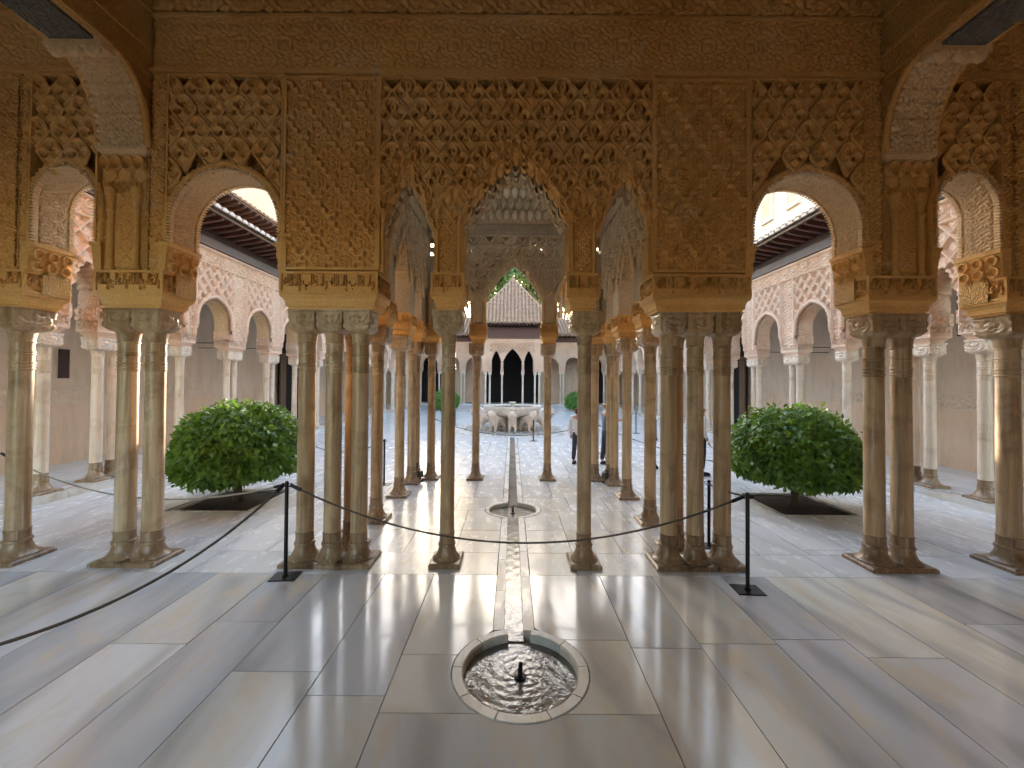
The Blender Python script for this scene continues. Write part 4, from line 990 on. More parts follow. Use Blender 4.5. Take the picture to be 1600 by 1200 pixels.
# ------------------------------------------------------------------ side galleries of the court
SUP = [[5.35], [6.70], [7.58, 7.88], [9.45], [11.0, 11.27], [12.8, 13.07], [14.45], [16.15], [17.7, 18.0], [19.6], [21.2, 21.5], [23.1], [24.7], [26.2, 26.5], [28.1], [29.8, 30.1], [31.7], [33.2]]
for s, sd_ in ((-1, 'left'), (1, 'right')):
    G = empty('gallery_wall', (s*8.2, 19, 0)); OG = (s*8.2, 19, 0)
    tag(G, f'long carved pink stucco gallery wall along the {sd_} side of the court', 'wall', 'long gallery walls of the court')
    x0, x1 = sorted((s*8.0, s*8.4)); ed = []
    for c in SUP: ed.append((c[0]-.2, c[-1]+.2))
    ops = []; info = []
    for (a0, a1), (b0, b1) in zip(ed[:-1], ed[1:]):
        c, hw = (a1+b0)/2, (b0-a1)/2
        if hw < .4: ops.append(arch_lobed(c, hw, 3.2, 3.7, 4.28, 5)); info.append((c, hw, 0))
        else: ops.append(arch_round(c, hw, 3.2, 4.22-hw, 20)); info.append((c, hw, 4.22-hw))
    wp('wall_core', MB().prism(outline(4.72, 33.8, 3.2, 5.56, ops), x0, x1, 'X').mesh('gallery_core', m_pinkf), G, OG)
    # carved court face (near stretch)
    ya, yb = 5.0, 16.6
    us, vs = lin(ya, yb, .0165), lin(3.2, 5.54, .0165)
    def hgt(U, V):
        h = .45*motif(U*3.1, V*3.1)
        for (c, hw, zc) in info:
            if c > yb+1: continue
            inb = np.abs(U-c) < hw+.06
            pat = diamond(U-c, V, .36, .46) if int(c*10) % 3 else diamond(U-c, V, .30, .38)
            h = np.where(inb & (V < 5.08), pat, h)
            h = np.where((np.abs(np.abs(U-c)-hw-.075) < .02) & (V < 5.12), 1.1, h)
        h = np.where(np.abs(V-5.10) < .02, 1.1, h); h = np.where((V > 5.13) & (V < 5.46), .6*motif(U*2.7, (V-5.13)*2.9), h)
        h = np.where(np.abs(V-5.49) < .025, 1.2, h); return h
    def mask(U, V):
        m = np.ones_like(U, bool)
        for (c, hw, zc) in info:
            if c > yb+1: continue
            if zc: m &= ~((np.abs(U-c) < hw+.012) & ((V < zc) | (np.hypot(U-c, (V-zc)/1.03) < hw+.012)))
            else:
                hx, hz = half_curve(hw+.03, 3.7, 4.34, 20); m &= ~(np.abs(U-c) < np.interp(V, hz, hx, left=hw+.03, right=-1))
        return m
    wp('carved_face', grid_mesh('carved_face', us, vs, lambda U, V: (s*(8.0-.004-.085*hgt(U, V)), U, V), m_pink, mask), G, OG)
    for (c, hw, zc) in info:
        if zc and c < 26:
            archivolt(G, OG, c, hw+.035, zc, 3.45, s*7.94, 1.03, m_pink, .06, 'X', 30 if c < 17 else 16)
            if c < 15: intrados(G, OG, c, hw, zc, 3.45, x0-.004, x1+.004, 1.03, m_grey if s < 0 else m_pink, 'X', .025, 6.0)  # left side gets the warmer stucco: orange light put into its colour
        elif not zc and c < 17:
            q = wp('stalactite_arch', MB().prism([(c+(u-c)*1.16, 3.7+(z-3.7)*1.14) for u, z in arch_lobed(c, hw, 3.66, 3.7, 4.28, 5)[1:-1]]+list(reversed(arch_lobed(c, hw, 3.66, 3.7, 4.28, 5)[1:-1])), *sorted((s*7.95, s*8.01)), 'X').mesh('arch_band', m_pink), G, OG)
    for c in SUP:
        a, b = c[0]-.2, c[-1]+.2
        if c[0] < 20:
            mb = MB(); mb.loft([(x0+i, x1-i, a+i, b-i, z+.0) for i, z in ((.06, 2.905), (.05, 2.94), (.01, 2.99), (-.012, 3.0), (-.012, 3.03))]); wp('impost', mb.mesh('gallery_impost', m_pink), G, OG)
            bd = wp('inscription_band', MB().box(x0-.012, x1+.012, a-.012, b+.012, 3.031, 3.21).mesh('gallery_band', m_pinkf), G, OG)
            link('inscription', TXT_PINK, bd, ((x0+x1)/2, a-.016, 3.12), None, (.36, .02, .12))
            link('inscription', TXT_PINK, bd, (s*7.984, (a+b)/2, 3.12), (0, 0, R(-90) if s > 0 else R(90)), ((b-a)*.9, .02, .12))
            if c[0] < 15 and c[0] > 6:
                for e, xe in ((1, b), (-1, a)):
                    mb = MB()
                    for dd, z in ((.0, 3.21),): pass
                    mb.box(x0-.006, x1+.006, *sorted((xe-e*.03, xe+e*.045)), 3.21, 3.45); cb = wp('corbel', mb.mesh('gallery_corbel', m_pinkf), G, OG)
                    if e < 0:
                        for jj in range(2):
                            for ii in range(3): link('stalactite_cell', HOOD_P, cb, (x0+(ii+.5)*.133, xe-.045, 3.27+.11*jj), None, (.12, .05, .12))
        else:
            wp('impost', MB().box(x0-.01, x1+.01, a, b, 2.905, 3.21).mesh('gallery_impost_plain', m_pink), G, OG)
    # timber eaves
    wp('timber_frieze', MB().box(*sorted((s*7.93, s*8.3)), 4.75, 33.8, 5.565, 5.78).mesh('timber_frieze', m_woodgrey), G, OG)
    fr = wp('timber_board', MB().box(*sorted((s*7.955, s*8.3)), 4.75, 33.8, 5.781, 6.0).mesh('timber_board', m_wood), G, OG)
    mb = MB()
    for z in (5.575, 5.77): mb.box(*sorted((s*7.915, s*7.95)), 4.75, 33.8, z-.014, z+.014)
    for i in range(60): mb.lathe([(.001, -.03), (.02, 0), (.001, .03)], 6, (s*7.93, 5.5+i*.24, 5.67), .6, 1)
    wp('timber_moulding', mb.mesh('timber_moulding', m_woodgrey), G, OG)
    y = 5.0
    while y < 26:
        link('eave_corbel', CORB, fr, (s*8.0, y, 5.99), (0, 0, R(180) if s > 0 else 0)); y += .30
    wp('eave_board', MB().box(*sorted((s*7.17, s*8.3)), 4.75, 33.8, 6.143, 6.175).mesh('eave_board', m_wood), G, OG)
    wp('fascia', MB().box(*sorted((s*7.15, s*7.20)), 4.75, 33.8, 6.10, 6.20).mesh('fascia', m_woodbrown), G, OG)
    a = math.atan2(.85, 2.45); rf = wp('roof', MB().prism([(s*7.15, 6.18), (s*9.65, 7.05), (s*9.65, 7.0), (s*7.15, 6.15)], 4.75, 34.2, 'Y').mesh('roof_deck', m_tile), G, OG)
    y = 4.9; i = 0
    while y < 33.5:
        tr = link('roof_tile', TILE_G, rf, (s*7.10, y, 6.20), (0, -a, 0 if s > 0 else PI))
        if s < 0: tr.rotation_euler = (0, -a, PI)
        if y < 15: link('mortar_plug', PLUG, rf, (s*7.09, y, 6.20))
        y += .235; i += 1
    # ceiling, rear wall with dado band, door and window
    tag(link('gallery_roof_'+sd_, MB().box(*sorted((s*8.3, s*10.75)), 4.75, 36, 5.45, 5.54).mesh('gallery_soffit', m_woodbrown)), kind='structure')
    RW = empty('rear_wall', (s*10.8, 19, 0)); OR = (s*10.8, 19, 0); tag(RW, f'plain rose plaster rear wall inside the {sd_} gallery, with a carved band', 'wall', 'rear walls of the galleries')
    wp('plaster_face', MB().box(*sorted((s*10.6, s*11.0)), 4.0, 37, 0, 5.6).mesh('rear_plaster', m_plaster), RW, OR)
    wp('dado', MB().box(*sorted((s*10.588, s*10.65)), 4.0, 37, 0.05, 1.50).mesh('dado', m_dado), RW, OR)
    us, vs = lin(5, 17.2, .02), lin(1.52, 1.86, .02)
    wp('carved_band', grid_mesh('dado_band', us, vs, lambda U, V: (s*(10.594-.028*foliage(U*3.5, V*3.5)), U, V), m_plaster), RW, OR)
    mb = MB()
    for z in (1.51, 1.87): mb.box(*sorted((s*10.575, s*10.62)), 4.0, 17.3, z-.015, z+.015)
    wp('band_moulding', mb.mesh('band_moulding', m_plaster), RW, OR)
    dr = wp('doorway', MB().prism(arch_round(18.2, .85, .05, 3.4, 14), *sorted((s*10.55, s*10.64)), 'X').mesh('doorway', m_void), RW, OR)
    link('door_leaf', MB().box(*sorted((s*10.3, s*10.36)), 17.1, 17.5, .1, 3.3).mesh('door_leaf', m_woodbrown), dr)
    wz = (2.1, 2.78) if s < 0 else (3.25, 4.2)
    wn = wp('window', MB().box(*sorted((s*10.56, s*10.64)), 8.95, 9.15, *wz).mesh('small_window', m_wood), RW, OR)
    # iron tie rods across the gallery
    for y, z in ((9.45, 3.3), (11.13, 3.15), (12.93, 3.15)):
        mb = MB(); mb.tube([(s*8.3, y, z), (s*10.62, y, z)], .012, 6); tag(link('tie_rod', mb.mesh('tie_rod', m_iron)), f'thin iron tie rod crossing the {sd_} gallery above its {"single" if y < 10 else "third" if y < 12 else "fourth"} support', 'tie rod', 'tie rods of the galleries')
    # columns
    gp = f'columns of the {sd_} gallery'; k = 0
    for j, c in enumerate(SUP):
        if j == 0: continue
        for i, y in enumerate(c):
            wd = 'single marble column' if len(c) == 1 else ('near column of the twin' if i == 0 else 'far column of the twin')
            column(s*8.2, y, f'{wd} at the {ORD[j-1]} support of the {sd_} gallery', gp, r=.088 if y < 16 else .085, H=2.8, z=.1, cw=1.9, mat=m_colpale, mbase=m_colpale if y > 8 else m_colbase, one=y > 15)

# ------------------------------------------------------------------ upper buildings beyond the gallery roofs
U = empty('upper_storey', (-11, 14, 0)); OU = (-11, 14, 0); tag(U, 'ochre upper storey with second timber eave above the left gallery roof', 'building')
wp('wall', MB().box(-10.9, -9.7, 5.0, 17.0, 6.9, 7.9).mesh('upper_wall', m_brickwall), U, OU)
wp('tower_wall', MB().box(-13.5, -11.2, 4.0, 21.0, 5.7, 14).mesh('tower_wall', m_brickwall), U, OU)
eb = wp('eave_board', MB().box(-9.8, -8.95, 5.0, 17.0, 7.86, 7.89).mesh('upper_eave', m_wood), U, OU)
y = 5.2
while y < 17: link('eave_corbel', CORB, eb, (-9.72, y, 7.70)); y += .30
rf = wp('roof', MB().prism([(-8.92, 7.90), (-11.3, 8.75), (-11.3, 8.70), (-8.92, 7.88)], 5.0, 17.1, 'Y').mesh('upper_roof', m_tile), U, OU)
y = 5.1
while y < 17: link('roof_tile', TILE_G, rf, (-8.88, y, 7.92), (0, -math.atan2(.85, 2.4), PI)); y += .235
U = empty('upper_storey', (12, 16, 0)); OU = (12, 16, 0); tag(U, 'cream upper wall with two small windows above the right gallery roof', 'building')
wp('wall', MB().box(10.7, 14, 4.0, 30.0, 5.7, 14.5).mesh('upper_wall', m_upper), U, OU)
for yc, zc, hw, hh, arch in ((16.1, 9.5, .27, .55, 1), (14.6, 9.75, .26, .80, 0)):
    wn = wp('window', (MB().prism(arch_round(yc, hw, zc-hh, zc+hh-hw, 10) if arch else [(yc-hw, zc-hh), (yc+hw, zc-hh), (yc+hw, zc+hh), (yc-hw, zc+hh)], 10.62, 10.72, 'X')).mesh('window_panel', m_brickwall), U, OU)
    link('frame', MB().box(10.60, 10.70, yc-hw-.08, yc-hw, zc-hh, zc+hh).box(10.60, 10.70, yc+hw, yc+hw+.08, zc-hh, zc+hh).box(10.59, 10.70, yc-hw-.08, yc+hw+.08, zc-hh-.1, zc-hh).mesh('window_frame', m_upper), wn)

# ------------------------------------------------------------------ far end of the court
E_ = empty('far_gallery', (0, 34, 0)); OE = (0, 34, 0); tag(E_, 'pink arcaded gallery with tiled roof at the far end of the court', 'building')
fs_ = [(-8.4, -7.9), (-6.6, -6.05), (-4.65, -4.1), (-2.4, -1.8), (1.8, 2.4), (4.1, 4.65), (6.05, 6.6), (7.9, 8.4)]
ops = [arch_round((a[1]+b[0])/2, (b[0]-a[1])/2, 3.0, 4.25-(b[0]-a[1])/2*1.03, 18) if b[0] != 1.8 else arch_round(0, 1.8, 3.0, 4.3, 18, .6) for a, b in zip(fs_[:-1], fs_[1:])]
wp('wall_core', MB().prism(outline(-8.6, 8.6, 3.0, 5.56, ops), 33.8, 34.2, 'Y').mesh('far_core', m_rose), E_, OE)
wp('timber_frieze', MB().box(-8.6, 8.6, 33.75, 34.2, 5.565, 6.05).mesh('far_frieze', m_woodred), E_, OE)
rf = wp('roof', MB().prism([(33.0, 6.12), (36.8, 8.1), (36.8, 8.0), (33.0, 6.06)], -11, 11, 'X').mesh('far_roof', m_tile), E_, OE)
TILE_F = tile_row_mesh(4.3, .11)
x = -9.0
while x < 9.1: link('roof_tile', TILE_F, rf, (x, 32.95, 6.15), (0, -math.atan2(1.98, 3.8), R(90))); x += .29
x = -8.5
while x < 8.6: link('eave_corbel', CORB, rf, (x, 33.8, 5.98), (0, 0, R(-90))); x += .42
wp('rear_plaster', MB().box(-11, 11, 36.6, 36.9, 0, 7.95).mesh('far_rear', m_dado), E_, OE)
wp('dado', MB().box(-11, 11, 36.58, 36.62, .05, 1.6).mesh('far_dado', m_dado), E_, OE)
for a, b in ((-2.5, 2.5), (6.7, 8.6), (-8.6, -6.7)): wp('doorway', MB().box(a, b, 36.53, 36.65, .1, 5.2).mesh('far_dark_sheet', m_void), E_, OE)  # black sheets: hall doorway widened, corner ones put the gallery's shade in colour
for s, sd_ in ((-1, 'left'), (1, 'right')):
    for i, x in enumerate((4.24, 4.51, 6.2, 6.46, 8.1)):
        column(s*x, 34.0, f'{ORD[i]} small column of the far gallery counted {sd_} of the far pavilion', 'columns of the far gallery', r=.075, H=2.88, z=.1, mat=m_colpale, mbase=m_colpale, one=True)
FP = empty('far_pavilion', (0, 32, 0)); OF = (0, 32, 0); tag(FP, 'far pavilion with pyramid tiled roof and three scalloped arches beyond the lion fountain', 'building')
ops = [arch_lobed(-1.27, .36, 3.0, 3.55, 4.45, 5), arch_lobed(0, .72, 3.0, 3.6, 4.62, 7), arch_lobed(1.27, .36, 3.0, 3.55, 4.45, 5)]
wp('wall_core', MB().prism(outline(-2.4, 2.4, 3.0, 5.42, ops), 29.85, 30.2, 'Y').mesh('far_pavilion_core', m_rose), FP, OF)
us, vs = lin(-1.75, 1.75, .03), lin(4.45, 5.12, .03)
wp('lattice_panel', grid_mesh('far_lattice', us, vs, lambda U_, V: (U_, 29.84-.11*(np.minimum(.5-np.abs((U_/.32+V/.36)%1-.5), .5-np.abs((U_/.32-V/.36)%1-.5)) < .14), V), m_rose, lambda U_, V: ~((np.abs(U_) < .30) & (V < 4.62))), FP, OF)
wp('side_wall', MB().box(-2.4, -2.05, 30.2, 33.8, 3.0, 5.42).box(2.05, 2.4, 30.2, 33.8, 3.0, 5.42).mesh('far_sides', m_rose), FP, OF)
wp('timber_frieze', MB().box(-2.45, 2.45, 29.8, 33.7, 5.425, 6.30).mesh('far_pav_frieze', m_woodred), FP, OF)
for z in (5.44, 6.28): wp('timber_moulding', MB().box(-2.5, 2.5, 29.76, 29.82, z-.03, z+.03).mesh('far_moulding', m_woodbrown), FP, OF)
ex, ey0, ey1, ez, az, ay = 3.25, 28.95, 35.2, 6.50, 10.6, 32.1
mb = MB(); mb.add([(-ex, ey0, ez), (ex, ey0, ez), (ex, ey1, ez), (-ex, ey1, ez), (0, ay, az)], [(0, 1, 4), (1, 2, 4), (2, 3, 4), (3, 0, 4), (3, 2, 1, 0)]); rf = wp('roof', mb.mesh('far_pyramid', m_tile), FP, OF)
nr = 23; sl = math.atan2(az-ez, ay-ey0); full = math.hypot(az-ez, ay-ey0)
for i in range(nr):
    x = (i-(nr-1)/2)*(2*ex/nr); L = full*(1-abs(x)/ex)
    if L > .2: link('roof_tile', tile_row_mesh(L, .095, m_tile, 5, .5), rf, (x, ey0-.03, ez+.03), (0, -sl, R(90)))
for s in (-1, 1):
    mb = MB(); mb.tube([(s*ex, ey0, ez+.08), (0, ay, az+.08)], .10, 8); link('ridge_tile', mb.mesh('ridge_tile', m_tile, True), rf)
mb = MB(); mb.lathe([(.001, .3), (.12, .2), (.14, .05), (.1, -.05)], 10, (0, ay, az)); link('finial', mb.mesh('finial', m_tile, True), rf)
x = -3.0
while x < 3.05: link('eave_corbel', CORB, rf, (x, 29.8, 6.30), (0, 0, R(-90))); x += .27
for a, b in ((-2.42, -1.63), (1.63, 2.42), (-.93, -.70), (.70, .93)): wp('impost', MB().box(a, b, 29.82, 30.22, 2.85, 3.05).mesh('far_impost', m_rose), FP, OF)
for s, sd_ in ((-1, 'left'), (1, 'right')):
    for x, w_ in ((.81, 'inner slender column'), (1.76, 'second column'), (2.1, 'outer corner column')):
        column(s*x, 30.02, f'{w_} {sd_} of the dark doorway on the far pavilion front', 'columns of the far pavilion', r=.075, H=2.85, z=0, mat=m_colpale, mbase=m_colpale, one=True)
# ------------------------------------------------------------------ lion fountain
FX, FY = 0.0, 17.1
FT = empty('lion_fountain', (FX, FY, 0)); tag(FT, 'large pale marble fountain bowl carried on the backs of the stone lions', 'fountain')
n = 12
def dodec(prof):
    mb = MB(); v = []
    for r, z in prof:
        for i in range(n):
            a = 2*PI*(i+.5)/n; v.append((r*math.cos(a), r*math.sin(a), z))
    mb.add(v, [(j*n+i, j*n+(i+1) % n, (j+1)*n+(i+1) % n, (j+1)*n+i) for j in range(len(prof)-1) for i in range(n)]+[tuple(range(n-1, -1, -1)), tuple(range((len(prof)-1)*n, len(prof)*n))]); return mb
link('bowl', dodec([(.5, .58), (.95, .60), (1.16, .68), (1.24, .80), (1.27, .92), (1.31, .93), (1.31, 1.03), (1.20, 1.03), (1.16, .96), (.05, .94)]).mesh('fountain_bowl', m_bowl), FT)
mb = MB(); mb.lathe([(1.17, .985), (.02, .99)], 36); link('water', mb.mesh('bowl_water', m_water), FT)
mb = MB(); mb.lathe([(.52, 0), (.52, .1), (.40, .16), (.38, .5), (.5, .6)], 24); link('pedestal', mb.mesh('pedestal', m_bowl, 40), FT)
mb = MB(); mb.lathe([(.10, .95), (.08, 1.1), (.17, 1.15), (.16, 1.19), (.02, 1.20)], 16); link('spout', mb.mesh('spout', m_bowl, 40), FT)
for i in range(18):
    a0, a1 = 2*PI*i/18+.006, 2*PI*(i+1)/18-.006; mb = MB(); v = []
    for k in range(6):
        a = a0+(a1-a0)*k/5
        for r, z in ((2.15, -.05), (2.15, .012), (2.75, .012), (2.75, -.05)): v.append((r*math.cos(a), r*math.sin(a), z))
    mb.add(v, [(k*4+j, k*4+j+1, k*4+5+j, k*4+4+j) for k in range(5) for j in range(3)]); link('ring_stone', mb.mesh('ring_stone', m_kerb), FT)
mb = MB(); mb.lathe([(2.14, .006), (.3, .007)], 48); link('ring_floor', mb.mesh('ring_floor', m_oldslab), FT)
for i in range(12):
    a = -PI/2+2*PI*i/12
    L = empty('lion_statue', (FX+1.0*math.cos(a), FY+1.0*math.sin(a), .01), a-PI/2)
    bo = link('body', LION, L)
    if i in (0, 1, 2, 3, 9, 10, 11):
        mb = MB(); mb.lathe([(.16, -.10), (.19, 0), (.165, .10)], 14, (0, .70, .70), 1, .75); link('mane', mb.mesh('mane', m_lion, True), L)
        mb = MB(); mb.tube([(0, .955, .725), (0, .985, .725)], .018, 8, up=(0, 0, 1)); link('spout', mb.mesh('lion_spout', m_iron), L)
    nm = {0: 'stone lion facing the camera at the front of the fountain', 1: 'stone lion right of the front one, turned a little right', 11: 'stone lion left of the front one, turned a little left',
          2: 'stone lion at front right of the fountain, turned well right', 10: 'stone lion at front left of the fountain, turned well left', 3: 'stone lion in right profile beside the fountain bowl', 9: 'stone lion in left profile beside the fountain bowl',
          4: 'stone lion behind the right profile one, facing away', 8: 'stone lion behind the left profile one, facing away', 5: 'stone lion on the far right side of the fountain, facing away', 7: 'stone lion on the far left side of the fountain, facing away', 6: 'stone lion at the very back of the fountain'}[i]
    tag(L, nm, 'statue', 'stone lions round the fountain')

# ------------------------------------------------------------------ clipped orange trees in square beds
def leaves(nl, sampler, size, seed, mat, name, droop=.5):
    r = np.random.RandomState(seed); P, Nn = sampler(r, nl)
    V = np.zeros((nl, 5, 3)); 
    up = np.array([0, 0, 1.]); d = Nn*(.25+.35*r.rand(nl, 1))-up*droop*(.5+r.rand(nl, 1))+r.normal(0, .45, (nl, 3)); d /= np.linalg.norm(d, axis=1, keepdims=True)
    nr = Nn+r.normal(0, .35, (nl, 3)); sd_ = np.cross(d, nr); sd_ /= np.linalg.norm(sd_, axis=1, keepdims=True)+1e-9; nn = np.cross(sd_, d)
    L = size*(.7+.6*r.rand(nl, 1)); Wd = L*(.20+.08*r.rand(nl, 1))
    V[:, 0] = P; V[:, 1] = P+d*L*.45+sd_*Wd+nn*L*.06; V[:, 2] = P+d*L-nn*L*.10; V[:, 3] = P+d*L*.45-sd_*Wd+nn*L*.06; V[:, 4] = P+d*L*.5
    q = (np.arange(nl)*5)[:, None, None]+np.array([[0, 1, 4], [1, 2, 4], [2, 3, 4], [3, 0, 4]])[None]
    me = bpy.data.meshes.new(name); me.from_pydata(V.reshape(-1, 3).tolist(), [], q.reshape(-1, 3).tolist()); me.materials.append(mat); me.shade_smooth(); return me
def dome(rad, zc, up_, dn, seedf=0):
    def f(r, n):
        v = r.normal(0, 1, (n, 3)); v /= np.linalg.norm(v, axis=1, keepdims=True)
        th = np.arctan2(v[:, 1], v[:, 0]); lump = 1+.05*np.sin(3*th+seedf)+.04*np.sin(5*th+2*v[:, 2]*3+seedf)+.03*np.sin(9*th+7*v[:, 2])
        hz = np.abs(v[:, 2]); hh = np.hypot(v[:, 0], v[:, 1]); sq = np.where(v[:, 2] < 0, 1/(hh**3.4+hz**3.4)**(1/3.4), 1/(hh**2.35+hz**2.35)**(1/2.35))
        k = (lump*sq*(1-.26*r.rand(n)**2.2+.12*(r.rand(n) > .95)*r.rand(n)))[:, None]
        p = v*np.array([rad, rad, 1])*k; p[:, 2] = np.where(v[:, 2] > 0, v[:, 2]*up_, v[:, 2]*dn)*k[:, 0]+zc
        # undercut near the trunk
        return p, v
    return f
def trunk(h, r0, r1, nb, rad, zc, seed):
    r = random.Random(seed); mb = MB(); top = (r.uniform(-.03, .03), r.uniform(-.03, .03), h)
    mb.tube([(0, 0, -.05), (.01, .0, h*.4), top], [r0*1.25, r0, r1*1.05], 9)
    for i in range(nb):
        a = 2*PI*i/nb+r.uniform(-.3, .3); e = (top[0]+rad*.7*math.cos(a), rad*.7*math.sin(a), zc+r.uniform(-.2, .35)*rad)
        mb.tube([(top[0], top[1], h-.05), (e[0]*.45, e[1]*.45, (h+e[2])/2+.05), e], [r1*.8, r1*.5, r1*.2], 6)
    return mb.mesh('trunk', m_trunk, True)
for s, sd_ in ((-1, 'left'), (1, 'right')):
    x, y = (-4.82, 6.76) if s < 0 else (4.93, 6.76); rad = .93
    t = empty('orange_tree', (x, y, -.02), rnd.uniform(0, 6)); tag(t, f'round clipped orange tree in a square soil bed on the {sd_}, near the columns', 'tree', 'clipped orange trees of the court')
    link('trunk', trunk(.55, .065, .055, 7, rad, .85, 3+s), t)
    c = link('crown', leaves(9500, dome(rad, .84, .84, .42, s), .11, 11+s, m_leaf, 'crown'), t); c['kind'] = 'stuff'
    c = link('inner_foliage', leaves(2200, dome(rad*.72, .94, .60, .20, s), .15, 21+s, m_leaf, 'inner_foliage'), t); c['kind'] = 'stuff'
    b = empty('tree_bed', (x, y, 0)); tag(b, f'square dark soil bed with thin stone edging under the near {sd_} tree', 'planting bed', 'planting beds of the near trees')
    us = lin(-.6, .6, .05); rs = np.random.RandomState(5); jit = rs.rand(len(us), len(us)); jit = (jit+np.roll(jit, 1, 0)+np.roll(jit, 1, 1)+np.roll(jit, -1, 0)+np.roll(jit, (1, 1), (0, 1)))/5
    link('soil', grid_mesh('soil', us, us, lambda U, V: (U, V, -.045+.03*jit[:U.shape[0], :U.shape[1]]), m_soil), b)
    for k, (dx, dy, w_, h_) in enumerate(((0, -.615, 1.26, .036), (0, .615, 1.26, .036), (-.615, 0, .036, 1.19), (.615, 0, .036, 1.19))):
        link('edging', cube_for(m_kerb), b, (dx, dy, -.03), None, (w_, h_, .072))
for s, sd_ in ((-1, 'left'), (1, 'right')):
    x, y = s*4.85, 27.6
    t = empty('orange_tree', (x, y, 0), rnd.uniform(0, 6)); tag(t, f'small bright green clipped tree at the far {sd_} of the court', 'tree', 'clipped orange trees of the court')
    link('trunk', trunk(.4, .06, .05, 5, .9, .7, 9+s), t); c = link('crown', leaves(2600, dome(.98, .72, .66, .55, s), .17, 31+s, m_leafbright, 'crown'), t); c['kind'] = 'stuff'

# trees beyond the roofs
def blob_tree(name, label, x, y, h, rad, nl, size, seed, mat, lobes=9, group='trees beyond the far roof'):
    t = empty(name, (x, y, 0)); tag(t, label, 'tree', group); r = random.Random(seed)
    cs = [(r.gauss(0, rad*.45), r.gauss(0, rad*.45), h*(.62+.36*r.random()), rad*r.uniform(.32, .55)) for _ in range(lobes)]
    mb = MB(); mb.tube([(0, 0, -.3), (.1, 0, h*.4), (0, .1, h*.8)], [.28, .2, .06], 8)
    for c in cs: mb.tube([(0, 0, h*.35), (c[0]*.5, c[1]*.5, (h*.4+c[2])*.5), (c[0], c[1], c[2])], [.12, .08, .02], 5)
    link('trunk', mb.mesh('far_trunk', m_trunk, True), t)
    def f(rr, n):
        i = rr.randint(0, len(cs), n); C = np.array(cs)[i]; v = rr.normal(0, 1, (n, 3)); v /= np.linalg.norm(v, axis=1, keepdims=True)
        return C[:, :3]+v*C[:, 3:]*(rr.rand(n, 1)**.45)*np.array([1, 1, .85]), v
    c = link('crown', leaves(nl, f, size, seed, mat, 'far_crown', .2), t); c['kind'] = 'stuff'; return t
blob_tree('tall_tree', 'leafy tree rising left behind the far pyramid roof, against bright sky', -4.5, 43, 18.0, 4.0, 7000, .5, 41, m_leaffar, 16)
blob_tree('tall_tree', 'leafy tree rising right behind the far pyramid roof', 5.4, 43, 18.5, 4.2, 12000, .5, 42, m_leaffar, 20)
blob_tree('tall_tree', 'thin leafy tree straight behind the tip of the far pyramid roof', .8, 47, 19.5, 3.6, 10000, .5, 43, m_leaffar, 18)
blob_tree('tall_tree', 'tree filling the gap at far right beyond the far gallery roof', 10.5, 45, 17, 3.8, 10000, .5, 44, m_leaffar, 18)
for i, (x, y, h) in enumerate(((14.6, 45, 18), (-14.5, 52, 15))):
    t = empty('cypress_tree', (x, y, 0)); tag(t, 'tall dark cypress seen through the narrow right arch' if i == 0 else 'tall dark cypress beyond the far left corner of the court', 'tree', 'trees beyond the far roof')
    mb = MB(); mb.tube([(0, 0, -.3), (0, 0, h*.8)], [.3, .05], 8); link('trunk', mb.mesh('cypress_trunk', m_trunk, True), t)
    def f(rr, n):
        u = rr.rand(n)**.8; z = .05+.95*u; a = rr.rand(n)*2*PI; k = 1.35*np.sin(np.clip(PI*(z**.7), 0, PI))**.6*(.75+.35*rr.rand(n)); v = np.stack([np.cos(a), np.sin(a), .3+0*a], -1)
        return np.stack([k*np.cos(a), k*np.sin(a), z*h], -1), v
    c = link('crown', leaves(4200, f, .38, 51+i, m_cypress, 'cypress_crown', -.8), t); c['kind'] = 'stuff'

# ------------------------------------------------------------------ rope barriers
mb = MB(); mb.lathe([(.019, .012), (.019, .97), (.016, .985), (.002, .99)], 14); POLE = mb.mesh('pole', m_iron, 40)
mb = MB(); mb.loft([(-.135, .135, -.10, .10, 0), (-.135, .135, -.10, .10, .006), (-.13, .13, -.095, .095, .010)]); mb.lathe([(.032, .009), (.032, .018), (.02, .024)], 14); PLATE = mb.mesh('base_plate', m_iron)
mb = MB(); mb.tube([(.022+.02*math.cos(a)+.015, 0, .945+.02*math.sin(a)) for a in np.linspace(0, 2*PI, 13)[:-1]], .004, 5, up=(0, 1, 0), closed=True); HOOK = mb.mesh('hook', m_iron, True)
def post(x, y, label, h=1.0, rz=0.0):
    t = empty('barrier_post', (x, y, 0), rz); t.scale = (1, 1, h)
    link('pole', POLE, t); link('base_plate', PLATE, t); link('hook', HOOK, t); link('hook', HOOK, t, None, (0, 0, PI)); tag(t, label, 'barrier post', 'rope barrier posts'); return t
PL, PR = (-2.43, 4.13), (2.375, 3.93)
post(*PL, 'black barrier post standing before the left triple column cluster', 1.03, .08); post(*PR, 'black barrier post standing before the right triple column cluster', 1.0, -.06)
post(-2.60, 7.80, 'black barrier post in the court left of the pavilion', .93)
post(2.52, 4.98, 'barrier post glimpsed between the columns of the right triple cluster', .86)
post(-3.05, 14.6, 'thin barrier post seen just left of the slender left column', .72); post(-2.7, 18.2, 'thin barrier post before the far left clipped tree', .75)
post(-1.28, 13.7, 'thin barrier post left of the lion fountain', .72); post(.74, 13.6, 'thin barrier post right of the water channel before the lions', .75); post(5.1, 15.9, 'thin barrier post in the court between two right pavilion columns', .88)
post(2.45, 11.4, 'barrier post holding the far rope behind the slender right column', .9); post(-3.75, 1.55, 'barrier post outside the lower left corner holding the long rope', 1.0)
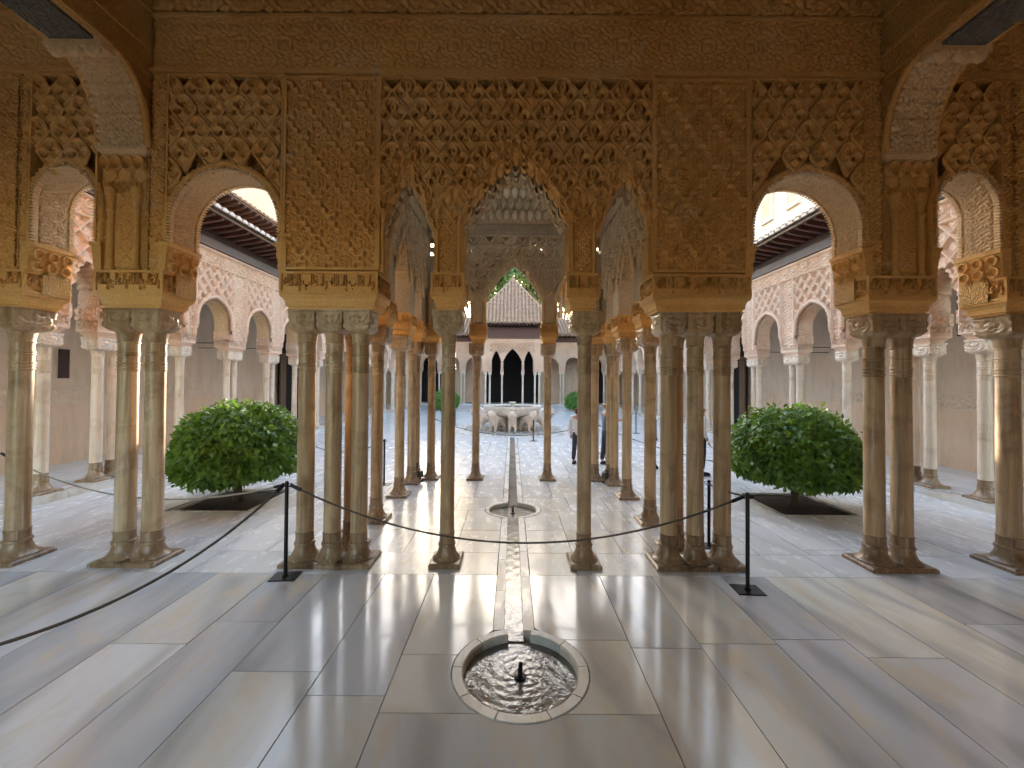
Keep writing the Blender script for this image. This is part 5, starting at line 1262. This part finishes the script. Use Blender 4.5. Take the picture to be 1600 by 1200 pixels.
def rope(a, b, sag, label, mat=m_rope, r=.011, n=40, knots=True):
    a, b = Vector(a), Vector(b); pts = []
    for i in range(n+1):
        t = i/n; p = a.lerp(b, t); p.z -= sag*4*t*(1-t); pts.append(p)
    mb = MB(); mb.tube(pts, [r*(1.0 if i % 2 else .92) for i in range(n+1)], 8)
    o = empty('barrier_rope', a); link('cord', mb.mesh('rope_cord', mat, True), o, -a)
    if knots:
        for pp in (pts[:2], pts[-2:]): mb = MB(); mb.tube(pp, r*1.7, 8); link('end_cap', mb.mesh('rope_end', m_iron), o, -a)
    tag(o, label, 'rope', 'ropes of the barrier'); return o
rope((PL[0]+.04, PL[1], .975), (PR[0]-.04, PR[1], .945), .54, 'dark rope sagging between the two front posts across the central arch')
rope((PL[0]-.03, PL[1]-.02, .975), (-3.72, 1.58, .74), .46, 'dark rope curving from the left post down to the lower left edge', r=.013)
rope((PL[0]-.04, PL[1]+.02, .97), (-7.3, 5.5, 1.02), .36, 'pale rope sagging from left post behind the outer left columns', m_ropepale, .010)
rope((-3.02, 14.6, .68), (2.42, 11.4, .85), .48, 'thin rope sagging across the court before the lion fountain', r=.012)
rope((2.48, 11.4, .85), (5.2, 6.9, .45), .2, 'thin rope on the right beside the pavilion columns', r=.011)
rope((-2.63, 7.8, .87), (-5.4, 9.4, .85), .35, 'thin rope going left from the post beside the pavilion', r=.010)
rope((PR[0]+.04, PR[1], .94), (2.5, 4.95, .80), .02, 'short rope from the right front post back between the columns', r=.010)
# small floor spotlights at the pavilion corner bases
for s, sd_ in ((-1, 'left'), (1, 'right')):
    t = empty('floor_spotlight', (s*1.93, 8.06, 0), .4*s); tag(t, f'small grey floor spotlight among the far {sd_} pavilion column bases', 'spotlight', 'floor spotlights of the pavilion')
    mb = MB(); mb.loft([(-.05, .05, -.05, .05, 0), (-.05, .05, -.05, .05, .02), (-.03, .03, -.03, .03, .03)]); mb.lathe([(.015, .03), (.015, .09)], 8); link('foot', mb.mesh('lamp_foot', m_iron), t)
    mb = MB(); mb.lathe([(.03, .08), (.06, .10), (.065, .22), (.055, .225)], 14); link('housing', mb.mesh('lamp_housing', m_lampglass, 40), t)
    mb = MB(); mb.tube([(-.07, 0, .10), (-.075, 0, .17), (0, 0, .26), (.075, 0, .17), (.07, 0, .10)], .008, 6, up=(0, 1, 0)); link('bracket', mb.mesh('lamp_bracket', m_iron, True), t)
